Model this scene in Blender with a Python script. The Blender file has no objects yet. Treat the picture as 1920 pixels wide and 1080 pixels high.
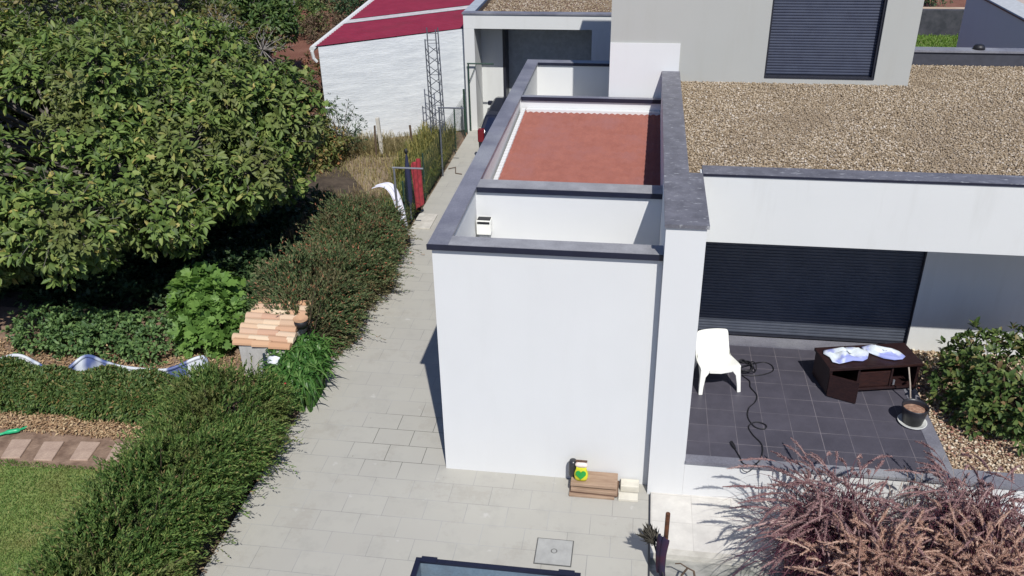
import bpy, math, random
import numpy as np
from mathutils import Vector, Matrix

random.seed(7)
R = np.random.default_rng(11)
S = bpy.context.scene
COL = S.collection

# ------------------------------------------------------------------ camera
cd = bpy.data.cameras.new('camera')
cam = bpy.data.objects.new('camera', cd)
COL.objects.link(cam)
S.camera = cam
cd.sensor_width = 36.0
cd.lens = 36.0 * 1638.27 / 1920.0
cd.clip_end = 600
a = np.array([271.0, 873.0]); n = np.array([60.0, -3093.0]); f = 1638.27
Yd = np.array([a[0], a[1], -f]); Yd /= np.linalg.norm(Yd)
Zd = -np.array([n[0], n[1], -f]); Zd /= np.linalg.norm(Zd)
Xd = np.cross(Yd, Zd)
cam.matrix_world = Matrix([[*Xd, 0], [*Yd, 0], [*Zd, 7.754], [0, 0, 0, 1]])

# ------------------------------------------------------------------ world, sun, exposure
SUN = Vector((0.88, -2.44, 3.16)).normalized()
w = bpy.data.worlds.new('World'); S.world = w; w.use_nodes = True
nt = w.node_tree; nt.nodes.clear()
sky = nt.nodes.new('ShaderNodeTexSky'); sky.sky_type = 'NISHITA'; sky.sun_disc = False
sky.sun_elevation = math.asin(SUN.z); sky.sun_rotation = math.atan2(SUN.x, SUN.y)
sky.air_density = 1.0; sky.dust_density = 0.6; sky.ozone_density = 2.0
bg = nt.nodes.new('ShaderNodeBackground'); bg.inputs['Strength'].default_value = 0.075
wo = nt.nodes.new('ShaderNodeOutputWorld')
tint = nt.nodes.new('ShaderNodeMix'); tint.data_type = 'RGBA'; tint.blend_type = 'MULTIPLY'; tint.inputs[0].default_value = 1.0
tint.inputs[7].default_value = (0.80, 0.90, 1.22, 1)          # deep blue southern sky
nt.links.new(sky.outputs[0], tint.inputs[6]); nt.links.new(tint.outputs[2], bg.inputs[0]); nt.links.new(bg.outputs[0], wo.inputs[0])
sl = bpy.data.lights.new('sun', 'SUN'); sl.energy = 4.5; sl.angle = math.radians(0.5); sl.color = (1.0, 0.97, 0.92)
so = bpy.data.objects.new('sun', sl); COL.objects.link(so)
so.rotation_euler = SUN.to_track_quat('Z', 'Y').to_euler(); so.location = (5, -15, 25)
S.view_settings.view_transform = 'Standard'; S.view_settings.look = 'None'
S.view_settings.exposure = 0.10; S.view_settings.gamma = 1.0

# ------------------------------------------------------------------ materials
def new_mat(name):
    m = bpy.data.materials.new(name); m.use_nodes = True
    t = m.node_tree; p = t.nodes['Principled BSDF']
    return m, t, p
def N(t, kind, **kw):
    x = t.nodes.new(kind)
    for k, v in kw.items():
        if k in x.inputs.keys(): x.inputs[k].default_value = v
        else: setattr(x, k, v)
    return x
def coords(t, scale=(1, 1, 1), loc=(0, 0, 0)):
    tc = N(t, 'ShaderNodeTexCoord'); mp = N(t, 'ShaderNodeMapping')
    mp.inputs['Scale'].default_value = scale; mp.inputs['Location'].default_value = loc
    t.links.new(tc.outputs['Object'], mp.inputs[0]); return mp.outputs[0]
def noise(t, vec, scale, detail=4, rough=0.55):
    x = N(t, 'ShaderNodeTexNoise'); x.inputs['Scale'].default_value = scale
    x.inputs['Detail'].default_value = detail; x.inputs['Roughness'].default_value = rough
    t.links.new(vec, x.inputs['Vector']); return x.outputs[0]
def ramp(t, fac, stops):
    x = N(t, 'ShaderNodeValToRGB'); e = x.color_ramp.elements
    while len(e) < len(stops): e.new(0.5)
    for i, (p, c) in enumerate(stops):
        e[i].position = p; e[i].color = (c[0], c[1], c[2], 1) if hasattr(c, '__len__') else (c, c, c, 1)
    t.links.new(fac, x.inputs[0]); return x.outputs[0]
def mixc(t, fac, c1, c2, mode='MIX'):
    x = N(t, 'ShaderNodeMix', data_type='RGBA', blend_type=mode)
    for s, v in ((x.inputs[0], fac), (x.inputs[6], c1), (x.inputs[7], c2)):
        if hasattr(v, 'is_output') or hasattr(v, 'links'): t.links.new(v, s)
        elif hasattr(v, '__len__'): s.default_value = (*v[:3], 1)
        else: s.default_value = v
    return x.outputs[2]
def bump(t, p, h, strength, dist=0.02):
    b = N(t, 'ShaderNodeBump'); b.inputs['Strength'].default_value = strength; b.inputs['Distance'].default_value = dist
    t.links.new(h, b.inputs['Height']); t.links.new(b.outputs[0], p.inputs['Normal'])
def mat_noise(name, c1, c2, scale=3, rough=0.85, bmp=0.2, bscale=60, c3=None, fine=0.0, metal=0.0, stretch=(1, 1, 1), lo=0.35, hi=0.65, spec=0.4):
    m, t, p = new_mat(name)
    v = coords(t, stretch)
    col = ramp(t, noise(t, v, scale, 6, 0.6), [(lo, c1), (hi, c2)])
    if c3 is not None:
        col = mixc(t, ramp(t, noise(t, v, scale * 0.37, 5), [(0.5, 0.0), (0.68, 1.0)]), col, c3)
    if fine:
        col = mixc(t, fine, col, ramp(t, noise(t, v, bscale, 3), [(0.3, 0.0), (0.7, 1.0)]), 'OVERLAY')
    t.links.new(col, p.inputs['Base Color'])
    p.inputs['Roughness'].default_value = rough; p.inputs['Metallic'].default_value = metal
    p.inputs['Specular IOR Level'].default_value = spec
    if bmp: bump(t, p, noise(t, v, bscale, 3), bmp, 0.01)
    return m
def mat_plain(name, c, rough=0.5, metal=0.0, spec=0.5, var=0.12, scale=9):
    d = tuple(x * (1 - var) for x in c); u = tuple(min(1, x * (1 + var)) for x in c)
    return mat_noise(name, d, u, scale, rough, 0.05, 80, metal=metal, spec=spec)
def mat_leaf(name, stops, trans=0.35, rough=0.5, patch=None, pscale=1.0, spec=0.3):
    m, t, p = new_mat(name)
    g = N(t, 'ShaderNodeNewGeometry')
    col = ramp(t, g.outputs['Random Per Island'], stops)
    if patch is not None:
        v = coords(t)
        col = mixc(t, ramp(t, noise(t, v, pscale, 3), [(0.5, 0.0), (0.66, 0.75)]), col, patch)
    t.links.new(col, p.inputs['Base Color']); p.inputs['Roughness'].default_value = rough
    p.inputs['Specular IOR Level'].default_value = spec
    tr = N(t, 'ShaderNodeBsdfTranslucent'); hs = N(t, 'ShaderNodeHueSaturation'); hs.inputs['Value'].default_value = 1.3; hs.inputs['Saturation'].default_value = 1.1
    t.links.new(col, hs.inputs['Color']); t.links.new(hs.outputs[0], tr.inputs[0])
    mx = N(t, 'ShaderNodeMixShader'); mx.inputs[0].default_value = trans
    t.links.new(p.outputs[0], mx.inputs[1]); t.links.new(tr.outputs[0], mx.inputs[2])
    t.links.new(mx.outputs[0], t.nodes['Material Output'].inputs[0])
    return m

def mat_wall(name, c, stain=(0.55, 0.55, 0.53), amt=0.35, bs=90, b=0.12):
    m, t, p = new_mat(name)
    v = coords(t); vs = coords(t, (2.6, 2.6, 0.35))
    d = tuple(x * 0.965 for x in c)
    col = ramp(t, noise(t, v, 0.9, 5), [(0.3, d), (0.7, c)])
    col = mixc(t, ramp(t, noise(t, vs, 1.4, 7, 0.65), [(0.52, 0.0), (0.8, amt)]), col, stain)
    t.links.new(col, p.inputs['Base Color']); p.inputs['Roughness'].default_value = 0.9; p.inputs['Specular IOR Level'].default_value = 0.2
    bump(t, p, noise(t, v, bs, 3), b, 0.01)
    return m
WALL = mat_wall('white_render', (0.65, 0.657, 0.65), (0.50, 0.50, 0.47), amt=0.10)
WALL2 = mat_wall('white_render_weathered', (0.62, 0.63, 0.615), (0.45, 0.45, 0.42), 0.35)
CREAM = mat_wall('grey_beige_render', (0.41, 0.415, 0.39), (0.36, 0.355, 0.315), 0.4)
SHEDW = mat_noise('painted_block', (0.53, 0.56, 0.58), (0.66, 0.69, 0.70), 2.4, 0.9, 0.8, 14, stretch=(0.45, 0.45, 3.2), fine=0.10)
SLATE = mat_noise('slate_coping', (0.12, 0.12, 0.145), (0.20, 0.20, 0.23), 1.6, 0.5, 0.15, 40, c3=(0.27, 0.275, 0.29), fine=0.14, spec=0.5)
def _slate2():
    m, t, p = new_mat('worn_slate')
    v = coords(t); v2 = coords(t, (1, 2.4, 1))
    col = ramp(t, noise(t, v, 5, 8, 0.7), [(0.3, (0.085, 0.085, 0.10)), (0.7, (0.17, 0.17, 0.195))])
    sc = ramp(t, noise(t, v2, 11, 4, 0.6), [(0.60, 0.0), (0.68, 0.65)])
    col = mixc(t, sc, col, (0.42, 0.43, 0.44))
    t.links.new(col, p.inputs['Base Color']); p.inputs['Roughness'].default_value = 0.5
    bump(t, p, noise(t, v, 30, 4), 0.25, 0.01); return m
SLATE2 = _slate2()
SLATE3 = mat_noise('pale_slate', (0.22, 0.22, 0.23), (0.31, 0.31, 0.32), 3.5, 0.6, 0.15, 40, fine=0.1)  # paler slate for the front and second cross copings
EDGE = mat_plain('dark_edge_and_shade', (0.012, 0.014, 0.03), 0.35)  # dark rims and coping edges; on copings it carries painted overhang shade
DARKSL = mat_plain('dark_slate_cladding', (0.05, 0.052, 0.066), 0.6)
SHUT = mat_noise('charcoal_shutter', (0.05, 0.058, 0.088), (0.062, 0.072, 0.105), 4, 0.45, 0.0, spec=0.4)
SHUT2 = mat_noise('dark_shutter', (0.060, 0.070, 0.092), (0.078, 0.088, 0.112), 4, 0.45, 0.0, spec=0.4)
FRAME = mat_plain('dark_metal_frame', (0.02, 0.022, 0.032), 0.4)
TILE = mat_noise('terracotta_tile', (0.235, 0.083, 0.062), (0.275, 0.102, 0.076), 5, 0.85, 0.3, 60, c3=(0.25, 0.10, 0.085), fine=0.08)
WPLASTIC = mat_plain('white_plastic', (0.80, 0.80, 0.74), 0.35, var=0.03)
BLACK = mat_plain('black_rubber', (0.012, 0.012, 0.015), 0.5)
METAL = mat_plain('galvanised_metal', (0.24, 0.25, 0.27), 0.5, 0.5)
DMETAL = mat_plain('grey_painted_metal', (0.09, 0.10, 0.12), 0.5)
GREENM = mat_plain('dark_green_metal', (0.018, 0.05, 0.035), 0.5)
BARK = mat_noise('grey_bark', (0.15, 0.135, 0.12), (0.30, 0.275, 0.25), 7, 0.9, 0.5, 40)
BARKD = mat_noise('dark_fig_bark', (0.10, 0.088, 0.075), (0.20, 0.18, 0.155), 7, 0.9, 0.5, 40)  # darker bark for the fig trunk and limbs
TWIG = mat_noise('brown_twig', (0.06, 0.04, 0.028), (0.13, 0.09, 0.06), 9, 0.9, 0.3, 40)
WOODD = mat_noise('dark_brown_wood', (0.016, 0.008, 0.009), (0.032, 0.015, 0.014), 6, 0.38, 0.1, 60, stretch=(1, 8, 8))
WOODR = mat_noise('worn_reddish_wood', (0.020, 0.009, 0.009), (0.040, 0.015, 0.012), 6, 0.4, 0.1, 60, stretch=(1, 8, 8))
PALEST = mat_noise('pale_stone', (0.42, 0.40, 0.35), (0.56, 0.54, 0.48), 6, 0.9, 0.4, 50)

def mat_paving():
    m, t, p = new_mat('concrete_paving')
    v = coords(t, (1, 1, 1), (3.54, -9.92, 0))
    br = N(t, 'ShaderNodeTexBrick'); t.links.new(v, br.inputs['Vector'])
    br.inputs['Scale'].default_value = 1.0; br.inputs['Brick Width'].default_value = 0.53
    br.inputs['Row Height'].default_value = 0.355; br.inputs['Mortar Size'].default_value = 0.0045
    br.inputs['Mortar Smooth'].default_value = 0.1; br.inputs['Bias'].default_value = 0.0
    br.inputs['Color1'].default_value = (0.388, 0.376, 0.332, 1); br.inputs['Color2'].default_value = (0.406, 0.394, 0.348, 1)
    br.inputs['Mortar'].default_value = (0.37, 0.37, 0.35, 1)
    w0 = coords(t)
    base = mixc(t, ramp(t, noise(t, w0, 0.55, 6, 0.6), [(0.35, 0.0), (0.7, 0.5)]), br.outputs[0], (0.345, 0.33, 0.30))
    base = mixc(t, ramp(t, noise(t, w0, 2.3, 8, 0.7), [(0.52, 0.0), (0.75, 0.3)]), base, (0.235, 0.235, 0.215))
    base = mixc(t, ramp(t, noise(t, w0, 5.0, 3, 0.5), [(0.68, 0.0), (0.75, 0.6)]), base, (0.50, 0.49, 0.46))
    base = mixc(t, ramp(t, noise(t, w0, 1.3, 7, 0.75), [(0.55, 0.0), (0.62, 0.22)]), base, (0.27, 0.245, 0.205))
    base = mixc(t, ramp(t, noise(t, w0, 9.0, 4, 0.6), [(0.70, 0.0), (0.76, 0.6)]), base, (0.16, 0.16, 0.14))
    j = N(t, 'ShaderNodeMath', operation='MULTIPLY'); t.links.new(br.outputs['Fac'], j.inputs[0])
    jm = ramp(t, noise(t, w0, 0.9, 3, 0.5), [(0.40, 0.04), (0.72, 0.55)])
    ds = N(t, 'ShaderNodeVectorMath', operation='DISTANCE'); t.links.new(w0, ds.inputs[0]); ds.inputs[1].default_value = (-3.05, 9.7, 0)
    ng = ramp(t, ds.outputs['Value'], [(0.55, 1.0), (1.0, 0.0)])       # open, unfilled joints near the wall corner
    jm = mixc(t, ng, jm, (1, 1, 1))
    t.links.new(jm, j.inputs[1])
    col = mixc(t, j.outputs[0], base, (0.12, 0.12, 0.105))
    t.links.new(col, p.inputs['Base Color']); p.inputs['Roughness'].default_value = 0.85; p.inputs['Specular IOR Level'].default_value = 0.25
    bump(t, p, noise(t, w0, 70, 4), 0.25, 0.006); return m
def mat_grid(name, base1, base2, grout, size, loc, gw=0.006, rough=0.5, gfade=(0.3, 0.9)):
    m, t, p = new_mat(name)
    v = coords(t, (1, 1, 1), loc)
    br = N(t, 'ShaderNodeTexBrick', offset=0.0); t.links.new(v, br.inputs['Vector'])
    br.inputs['Scale'].default_value = 1.0; br.inputs['Brick Width'].default_value = size[0]; br.inputs['Row Height'].default_value = size[1]
    br.inputs['Mortar Size'].default_value = gw; br.inputs['Mortar Smooth'].default_value = 0.1
    br.inputs['Color1'].default_value = (*base1, 1); br.inputs['Color2'].default_value = (*base2, 1)
    br.inputs['Mortar'].default_value = (*base1, 1)
    w0 = coords(t)
    base = mixc(t, ramp(t, noise(t, w0, 3.5, 8, 0.7), [(0.4, 0.0), (0.75, 0.5)]), br.outputs[0], tuple(x * 1.5 for x in base2))
    base = mixc(t, ramp(t, noise(t, w0, 1.1, 5, 0.7), [(0.45, 0.0), (0.7, 0.5)]), base, tuple(x * 0.8 for x in base1))
    j = N(t, 'ShaderNodeMath', operation='MULTIPLY'); t.links.new(br.outputs['Fac'], j.inputs[0])
    t.links.new(ramp(t, noise(t, w0, 1.5, 3), [(0.35, gfade[0]), (0.65, gfade[1])]), j.inputs[1])
    t.links.new(mixc(t, j.outputs[0], base, grout), p.inputs['Base Color'])
    p.inputs['Roughness'].default_value = rough; p.inputs['Specular IOR Level'].default_value = 0.35
    bump(t, p, noise(t, w0, 60, 4), 0.1, 0.006); return m
PAVING = mat_paving()
TERR = mat_grid('dark_floor_tile', (0.060, 0.057, 0.073), (0.071, 0.067, 0.084), (0.21, 0.19, 0.20), (0.365, 0.37), (-1.17, -9.54, 0), 0.004)
PORCH = mat_grid('cream_floor_tile', (0.52, 0.50, 0.46), (0.56, 0.54, 0.49), (0.40, 0.38, 0.34), (0.5, 0.5), (-0.9, -8.45, 0), 0.005, 0.7)
def mat_earth():
    m, t, p = new_mat('dry_earth')
    v = coords(t)
    col = ramp(t, noise(t, v, 1.3, 8, 0.65), [(0.3, (0.17, 0.125, 0.085)), (0.55, (0.30, 0.235, 0.165)), (0.75, (0.40, 0.34, 0.25))])
    sx = N(t, 'ShaderNodeSeparateXYZ'); t.links.new(v, sx.inputs[0])
    far = N(t, 'ShaderNodeMapRange'); far.inputs['From Min'].default_value = 22.0; far.inputs['From Max'].default_value = 26.0
    t.links.new(sx.outputs[1], far.inputs[0])
    red = ramp(t, noise(t, v, 0.8, 8, 0.65), [(0.3, (0.135, 0.055, 0.04)), (0.7, (0.235, 0.12, 0.085))])
    col = mixc(t, far.outputs[0], col, red)
    t.links.new(col, p.inputs['Base Color']); p.inputs['Roughness'].default_value = 0.95; p.inputs['Specular IOR Level'].default_value = 0.1
    bump(t, p, noise(t, v, 12, 8, 0.7), 0.8, 0.05); return m
EARTH = mat_earth()

# ------------------------------------------------------------------ helpers
def wloc(o):
    v = Vector((0, 0, 0))
    while o is not None: v = v + o.location; o = o.parent
    return v
class MB:
    def __init__(s): s.v = []; s.f = []
    def add(s, vs, fs):
        o = len(s.v); s.v += [tuple(x) for x in vs]; s.f += [tuple(i + o for i in q) for q in fs]; return s
    def box(s, x0, x1, y0, y1, z0, z1):
        return s.add([(x0, y0, z0), (x1, y0, z0), (x1, y1, z0), (x0, y1, z0), (x0, y0, z1), (x1, y0, z1), (x1, y1, z1), (x0, y1, z1)],
                     [(0, 3, 2, 1), (4, 5, 6, 7), (0, 1, 5, 4), (1, 2, 6, 5), (2, 3, 7, 6), (3, 0, 4, 7)])
    def obox(s, c, ax, ay, az):           # oriented box: centre and half axes
        c = np.array(c, float); ax, ay, az = map(lambda q: np.array(q, float), (ax, ay, az))
        P = [c + i * ax + j * ay + k * az for k in (-1, 1) for (i, j) in ((-1, -1), (1, -1), (1, 1), (-1, 1))]
        return s.add(P, [(0, 3, 2, 1), (4, 5, 6, 7), (0, 1, 5, 4), (1, 2, 6, 5), (2, 3, 7, 6), (3, 0, 4, 7)])
    def prism(s, pts, z0, z1):
        k = len(pts)
        return s.add([(x, y, z0) for x, y in pts] + [(x, y, z1) for x, y in pts],
                     [tuple(range(k))[::-1], tuple(range(k, 2 * k))] + [(i, (i + 1) % k, k + (i + 1) % k, k + i) for i in range(k)])
    def tube(s, pts, rad, n=6, cap=True):
        pts = [np.array(q, float) for q in pts]
        if not hasattr(rad, '__len__'): rad = [rad] * len(pts)
        vs = []; up = None
        for i, q in enumerate(pts):
            d = pts[min(i + 1, len(pts) - 1)] - pts[max(i - 1, 0)]; d /= (np.linalg.norm(d) + 1e-9)
            if up is None:
                up = np.array([0, 0, 1.0]) if abs(d[2]) < 0.9 else np.array([1.0, 0, 0])
            u = np.cross(d, up); u /= (np.linalg.norm(u) + 1e-9); vv = np.cross(u, d); up = vv
            for k in range(n):
                an = 2 * math.pi * k / n; vs.append(q + rad[i] * (math.cos(an) * u + math.sin(an) * vv))
        fs = [(i * n + k, i * n + (k + 1) % n, (i + 1) * n + (k + 1) % n, (i + 1) * n + k) for i in range(len(pts) - 1) for k in range(n)]
        if cap: fs += [tuple(range(n))[::-1], tuple((len(pts) - 1) * n + k for k in range(n))]
        return s.add(vs, fs)
    def lathe(s, c, prof, n=24):
        vs = []; fs = []
        for (r, z) in prof:
            for k in range(n):
                an = 2 * math.pi * k / n; vs.append((c[0] + r * math.cos(an), c[1] + r * math.sin(an), c[2] + z))
        for i in range(len(prof) - 1):
            for k in range(n): fs.append((i * n + k, i * n + (k + 1) % n, (i + 1) * n + (k + 1) % n, (i + 1) * n + k))
        return s.add(vs, fs)
    def build(s, name, mat, parent=None, base=None, smooth=False, bevel=0.0):
        b = wloc(parent) if parent is not None else Vector(base if base is not None else (0, 0, 0))
        me = bpy.data.meshes.new(name)
        me.from_pydata([(x - b.x, y - b.y, z - b.z) for x, y, z in s.v], [], s.f); me.update()
        if smooth: me.polygons.foreach_set('use_smooth', [True] * len(me.polygons))
        me.materials.append(mat)
        o = bpy.data.objects.new(name, me); COL.objects.link(o)
        if parent is not None: o.parent = parent
        else: o.location = b
        if bevel:
            bv = o.modifiers.new('bevel', 'BEVEL'); bv.width = bevel; bv.segments = 2; bv.limit_method = 'ANGLE'
        return o
def np_build(name, V, F, mat, parent=None, base=None, smooth=False):
    b = wloc(parent) if parent is not None else Vector(base if base is not None else (0, 0, 0))
    V = V.reshape(-1, 3) - np.array(b); F = F.reshape(-1, 3).astype(np.int32)
    me = bpy.data.meshes.new(name)
    me.vertices.add(len(V)); me.vertices.foreach_set('co', V.astype(np.float32).ravel())
    me.loops.add(F.size); me.loops.foreach_set('vertex_index', F.ravel())
    me.polygons.add(len(F)); me.polygons.foreach_set('loop_start', np.arange(0, F.size, 3, dtype=np.int32))
    me.update(calc_edges=True); me.validate()
    if smooth: me.polygons.foreach_set('use_smooth', [True] * len(me.polygons))
    me.materials.append(mat)
    o = bpy.data.objects.new(name, me); COL.objects.link(o)
    if parent is not None: o.parent = parent
    else: o.location = b
    return o
def tag(o, label=None, cat=None, group=None, kind=None):
    if label: o['label'] = label
    if cat: o['category'] = cat
    if group: o['group'] = group
    if kind: o['kind'] = kind
    return o
def thing(name, label, cat, loc, group=None):
    o = bpy.data.objects.new(name, None); COL.objects.link(o); o.location = loc; o.empty_display_size = 0.2
    return tag(o, label, cat, group)
def copy_tree(o, parent=None):
    c = o.copy(); COL.objects.link(c); c.parent = parent
    for ch in list(o.children): copy_tree(ch, c)
    return c

def unit(A): return A / (np.linalg.norm(A, axis=-1, keepdims=True) + 1e-9)
# leaf templates: (side, along, normal)
T_SMALL = (np.array([[0, 0, 0], [-.5, .45, .12], [0, 1, -.05], [.5, .45, .12]]), np.array([[0, 2, 1], [0, 3, 2]]))
T_OVAL = (np.array([[0, 0, 0], [-.45, .3, .1], [-.42, .68, .06], [0, 1, -.12], [.42, .68, .06], [.45, .3, .1], [0, .5, 0]]),
          np.array([[0, 6, 1], [1, 6, 2], [2, 6, 3], [3, 6, 4], [4, 6, 5], [5, 6, 0]]))
T_LOBE = (np.array([[0, 0, 0], [-.5, .12, .1], [-.34, .36, .04], [-.62, .62, .02], [-.22, .64, 0], [0, 1.05, -.15], [.22, .64, 0], [.62, .62, .02], [.34, .36, .04], [.5, .12, .1], [0, .4, 0.02]]),
          np.array([[0, 10, 1], [1, 10, 2], [2, 10, 3], [3, 10, 4], [4, 10, 5], [5, 10, 6], [6, 10, 7], [7, 10, 8], [8, 10, 9], [9, 10, 0]]))
T_FIG = (np.array([[0, 0, 0], [-.36, .04, .08], [-.52, .34, .03], [-.34, .48, .03], [-.44, .74, -.02], [-.13, .78, 0], [0, 1.02, -.14], [.13, .78, 0], [.44, .74, -.02], [.34, .48, .03], [.52, .34, .03], [.36, .04, .08], [0, .42, -.01]]),
         np.array([[i, 12, i + 1] for i in range(11)] + [[11, 12, 0]]))
def leaves(P, D, Nn, L, Wd, T):
    D = unit(D); Sd = unit(np.cross(D, Nn)); Nn = np.cross(Sd, D)
    tv, tf = T; k = len(tv); n_ = len(P)
    L = np.broadcast_to(L, n_)[:, None, None]; Wd = np.broadcast_to(Wd, n_)[:, None, None]
    V = P[:, None, :] + Sd[:, None, :] * tv[None, :, 0:1] * Wd + D[:, None, :] * tv[None, :, 1:2] * L + Nn[:, None, :] * tv[None, :, 2:3] * L
    F = tf[None] + (np.arange(n_) * k)[:, None, None]
    return V.reshape(-1, 3), F.reshape(-1, 3)
def rdir(n_):
    return unit(R.normal(size=(n_, 3)))
def rosettes(T, O, k, L, Wd, tmpl, spread=(0.5, 1.3), droop=0.25):
    """k leaves round every tip T with outward direction O"""
    n_ = len(T)
    O = unit(O); u = unit(np.cross(O, rdir(n_))); v = np.cross(O, u)
    T = np.repeat(T, k, 0); Or = np.repeat(O, k, 0); u = np.repeat(u, k, 0); v = np.repeat(v, k, 0)
    ang = (np.tile(np.arange(k), n_) / k * 2 * math.pi + R.normal(0, .35, n_ * k))[:, None]
    el = R.uniform(spread[0], spread[1], n_ * k)[:, None]
    D = Or * np.cos(el) + (u * np.cos(ang) + v * np.sin(ang)) * np.sin(el)
    D[:, 2] -= droop * R.uniform(0, 1.6, n_ * k)
    Nn = Or + 0.5 * rdir(n_ * k); Nn[:, 2] += 0.5
    s = R.uniform(.65, 1.15, n_ * k)
    return leaves(T + D * 0.25 * np.mean(L) + rdir(n_ * k) * np.mean(L) * 0.15, D, Nn, L * s, Wd * s, tmpl)
def strips(B, az, H_, Rr, wd, seg=5, curl=1.6, wpow=0.7, drop=0.25):
    """arching blades: base B, azimuth az, height H_, reach Rr"""
    n_ = len(B); t = np.linspace(0, 1, seg + 1)[None, :]
    hx = Rr[:, None] * t ** curl
    hz = H_[:, None] * (np.sin(t * math.pi * 0.5 * (1 + drop)) )
    d = np.stack([np.cos(az), np.sin(az)], 1)
    C = np.stack([B[:, 0:1] + d[:, 0:1] * hx, B[:, 1:2] + d[:, 1:2] * hx, B[:, 2:3] + hz], 2)
    sd = np.stack([-d[:, 1], d[:, 0], np.zeros(n_)], 1)[:, None, :]
    wv = (wd[:, None] * (1 - t ** 2) ** wpow + 0.0008)[:, :, None] * 0.5
    V = np.stack([C - sd * wv, C + sd * wv], 2)
    i = np.arange(seg)
    q = np.stack([2 * i, 2 * i + 1, 2 * i + 3, 2 * i, 2 * i + 3, 2 * i + 2], 1).reshape(-1, 3)
    F = q[None] + (np.arange(n_) * 2 * (seg + 1))[:, None, None]
    return V.reshape(-1, 3), F.reshape(-1, 3), C
def cat(parts):
    V = []; F = []; o = 0
    for v, f_ in parts: V.append(v); F.append(f_ + o); o += len(v)
    return np.concatenate(V), np.concatenate(F)

# ------------------------------------------------------------------ THE SETTING: ground sheets
def sheet(name, pts, z, mat, label=None, th=0.0, kind='structure'):
    m = MB()
    if th: m.prism(pts, z - th, z)
    else: m.add([(x, y, z) for x, y in pts], [tuple(range(len(pts)))])
    return tag(m.build(name, mat), kind=kind)
def ground():
    nx, ny = 120, 150
    xs = np.linspace(-110, 110, nx) ; ys = np.linspace(-30, 190, ny)
    xs = np.sign(xs) * (abs(xs) / 110) ** 1.6 * 110
    X, Y = np.meshgrid(xs, ys, indexing='ij')
    Z = np.where(X > -4.9, -0.2, -0.03)
    msk = (X < -5.6) & (Y > 11)
    Z = Z + msk * (0.05 * np.sin(X * 1.7 + 1) * np.cos(Y * 1.3) + 0.02 * np.sin(X * 4.1) * np.sin(Y * 3.3)) - msk * 0.03
    V = np.stack([X, Y, Z], 2).reshape(-1, 3)
    i, j = np.meshgrid(np.arange(nx - 1), np.arange(ny - 1), indexing='ij'); a_ = (i * ny + j).ravel()
    F = np.concatenate([np.stack([a_, a_ + ny, a_ + ny + 1], 1), np.stack([a_, a_ + ny + 1, a_ + 1], 1)])
    tag(np_build('ground', V, F, EARTH, smooth=True), kind='structure')
ground()
sheet('paved_drive', [(-4.86, -6), (0.36, -6), (0.36, 9.4), (-2.2, 9.4), (-2.2, 27), (-4.86, 27)], 0.0, PAVING, th=0.12)
PSTEP = mat_noise('weathered_concrete', (0.22, 0.22, 0.20), (0.36, 0.355, 0.32), 5, 0.9, 0.5, 30, c3=(0.17, 0.18, 0.15), stretch=(1, 3, 1))
sheet('porch_floor', [(0.385, 7.99), (9, 7.99), (9, 9.1), (0.385, 9.1)], 0.035, PORCH, th=0.12)
sheet('lower_path', [(0.385, -6), (9, -6), (9, 7.9), (0.385, 7.9)], -0.05, PSTEP, th=0.1)
tag(MB().box(0.385, 9, 7.9, 7.988, -0.1, 0.03).build('porch_step', PALEST), kind='structure')

LAWNB = mat_noise('lawn_soil', (0.12, 0.18, 0.045), (0.19, 0.24, 0.07), 2.5, 0.95, 0.5, 30, c3=(0.20, 0.20, 0.07))
LAWNP = [(-14, 2), (-5.5, 2), (-5.5, 6), (-6.3, 8.58), (-9, 8.42), (-14, 8.3)]
sheet('lawn_base', LAWNP, 0.0, LAWNB)
def lawn():
    n_ = 70000
    P = np.stack([R.uniform(-10.2, -5.9, n_), R.uniform(4.6, 8.56, n_), np.zeros(n_)], 1)
    D = rdir(n_) * 0.8; D[:, 2] = 1
    V, F = leaves(P, D, rdir(n_), R.uniform(.02, .05, n_), R.uniform(.006, .012, n_), T_SMALL)
    m = mat_leaf('lawn_grass', [(0.0, (0.09, 0.17, 0.04)), (0.5, (0.155, 0.26, 0.06)), (0.8, (0.23, 0.30, 0.08)), (1.0, (0.36, 0.34, 0.13))], 0.3, 0.6, patch=(0.21, 0.21, 0.065), pscale=1.1)
    tag(np_build('lawn_grass', V, F, m), 'short mown green grass of the lawn at the lower left', 'grass', kind='stuff')
lawn()
STRAW = mat_leaf('straw_mulch', [(0.0, (0.22, 0.13, 0.07)), (0.5, (0.38, 0.25, 0.14)), (1.0, (0.52, 0.40, 0.24))], 0.1, 0.8)
def litter(name, label, x0, x1, y0, y1, n_, z=0.01, mat=None, size=(.03, .09), kindc='mulch'):
    P = np.stack([R.uniform(x0, x1, n_), R.uniform(y0, y1, n_), R.uniform(z, z + .03, n_)], 1)
    D = rdir(n_); D[:, 2] *= 0.3
    Nn = rdir(n_) * 0.5; Nn[:, 2] = 1
    V, F = leaves(P, D, Nn, R.uniform(size[0], size[1], n_), R.uniform(.012, .035, n_), T_SMALL)
    return tag(np_build(name, V, F, mat or STRAW), label, kindc, kind='stuff')
SOIL = mat_noise('brown_soil', (0.15, 0.095, 0.065), (0.27, 0.185, 0.13), 5, 0.95, 0.8, 25, fine=0.1)
sheet('garden_soil', [(-14, 8.3), (-9, 8.425), (-6.3, 8.585), (-4.86, 8.6), (-4.86, 13.5), (-14, 13.5)], -0.004, SOIL)
SHSOIL = mat_noise('soil_painted_shade', (0.045, 0.033, 0.024), (0.09, 0.068, 0.048), 4, 0.95, 0.8, 25, fine=0.1)  # soil darkened so its colour carries the fig tree's shade
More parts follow.
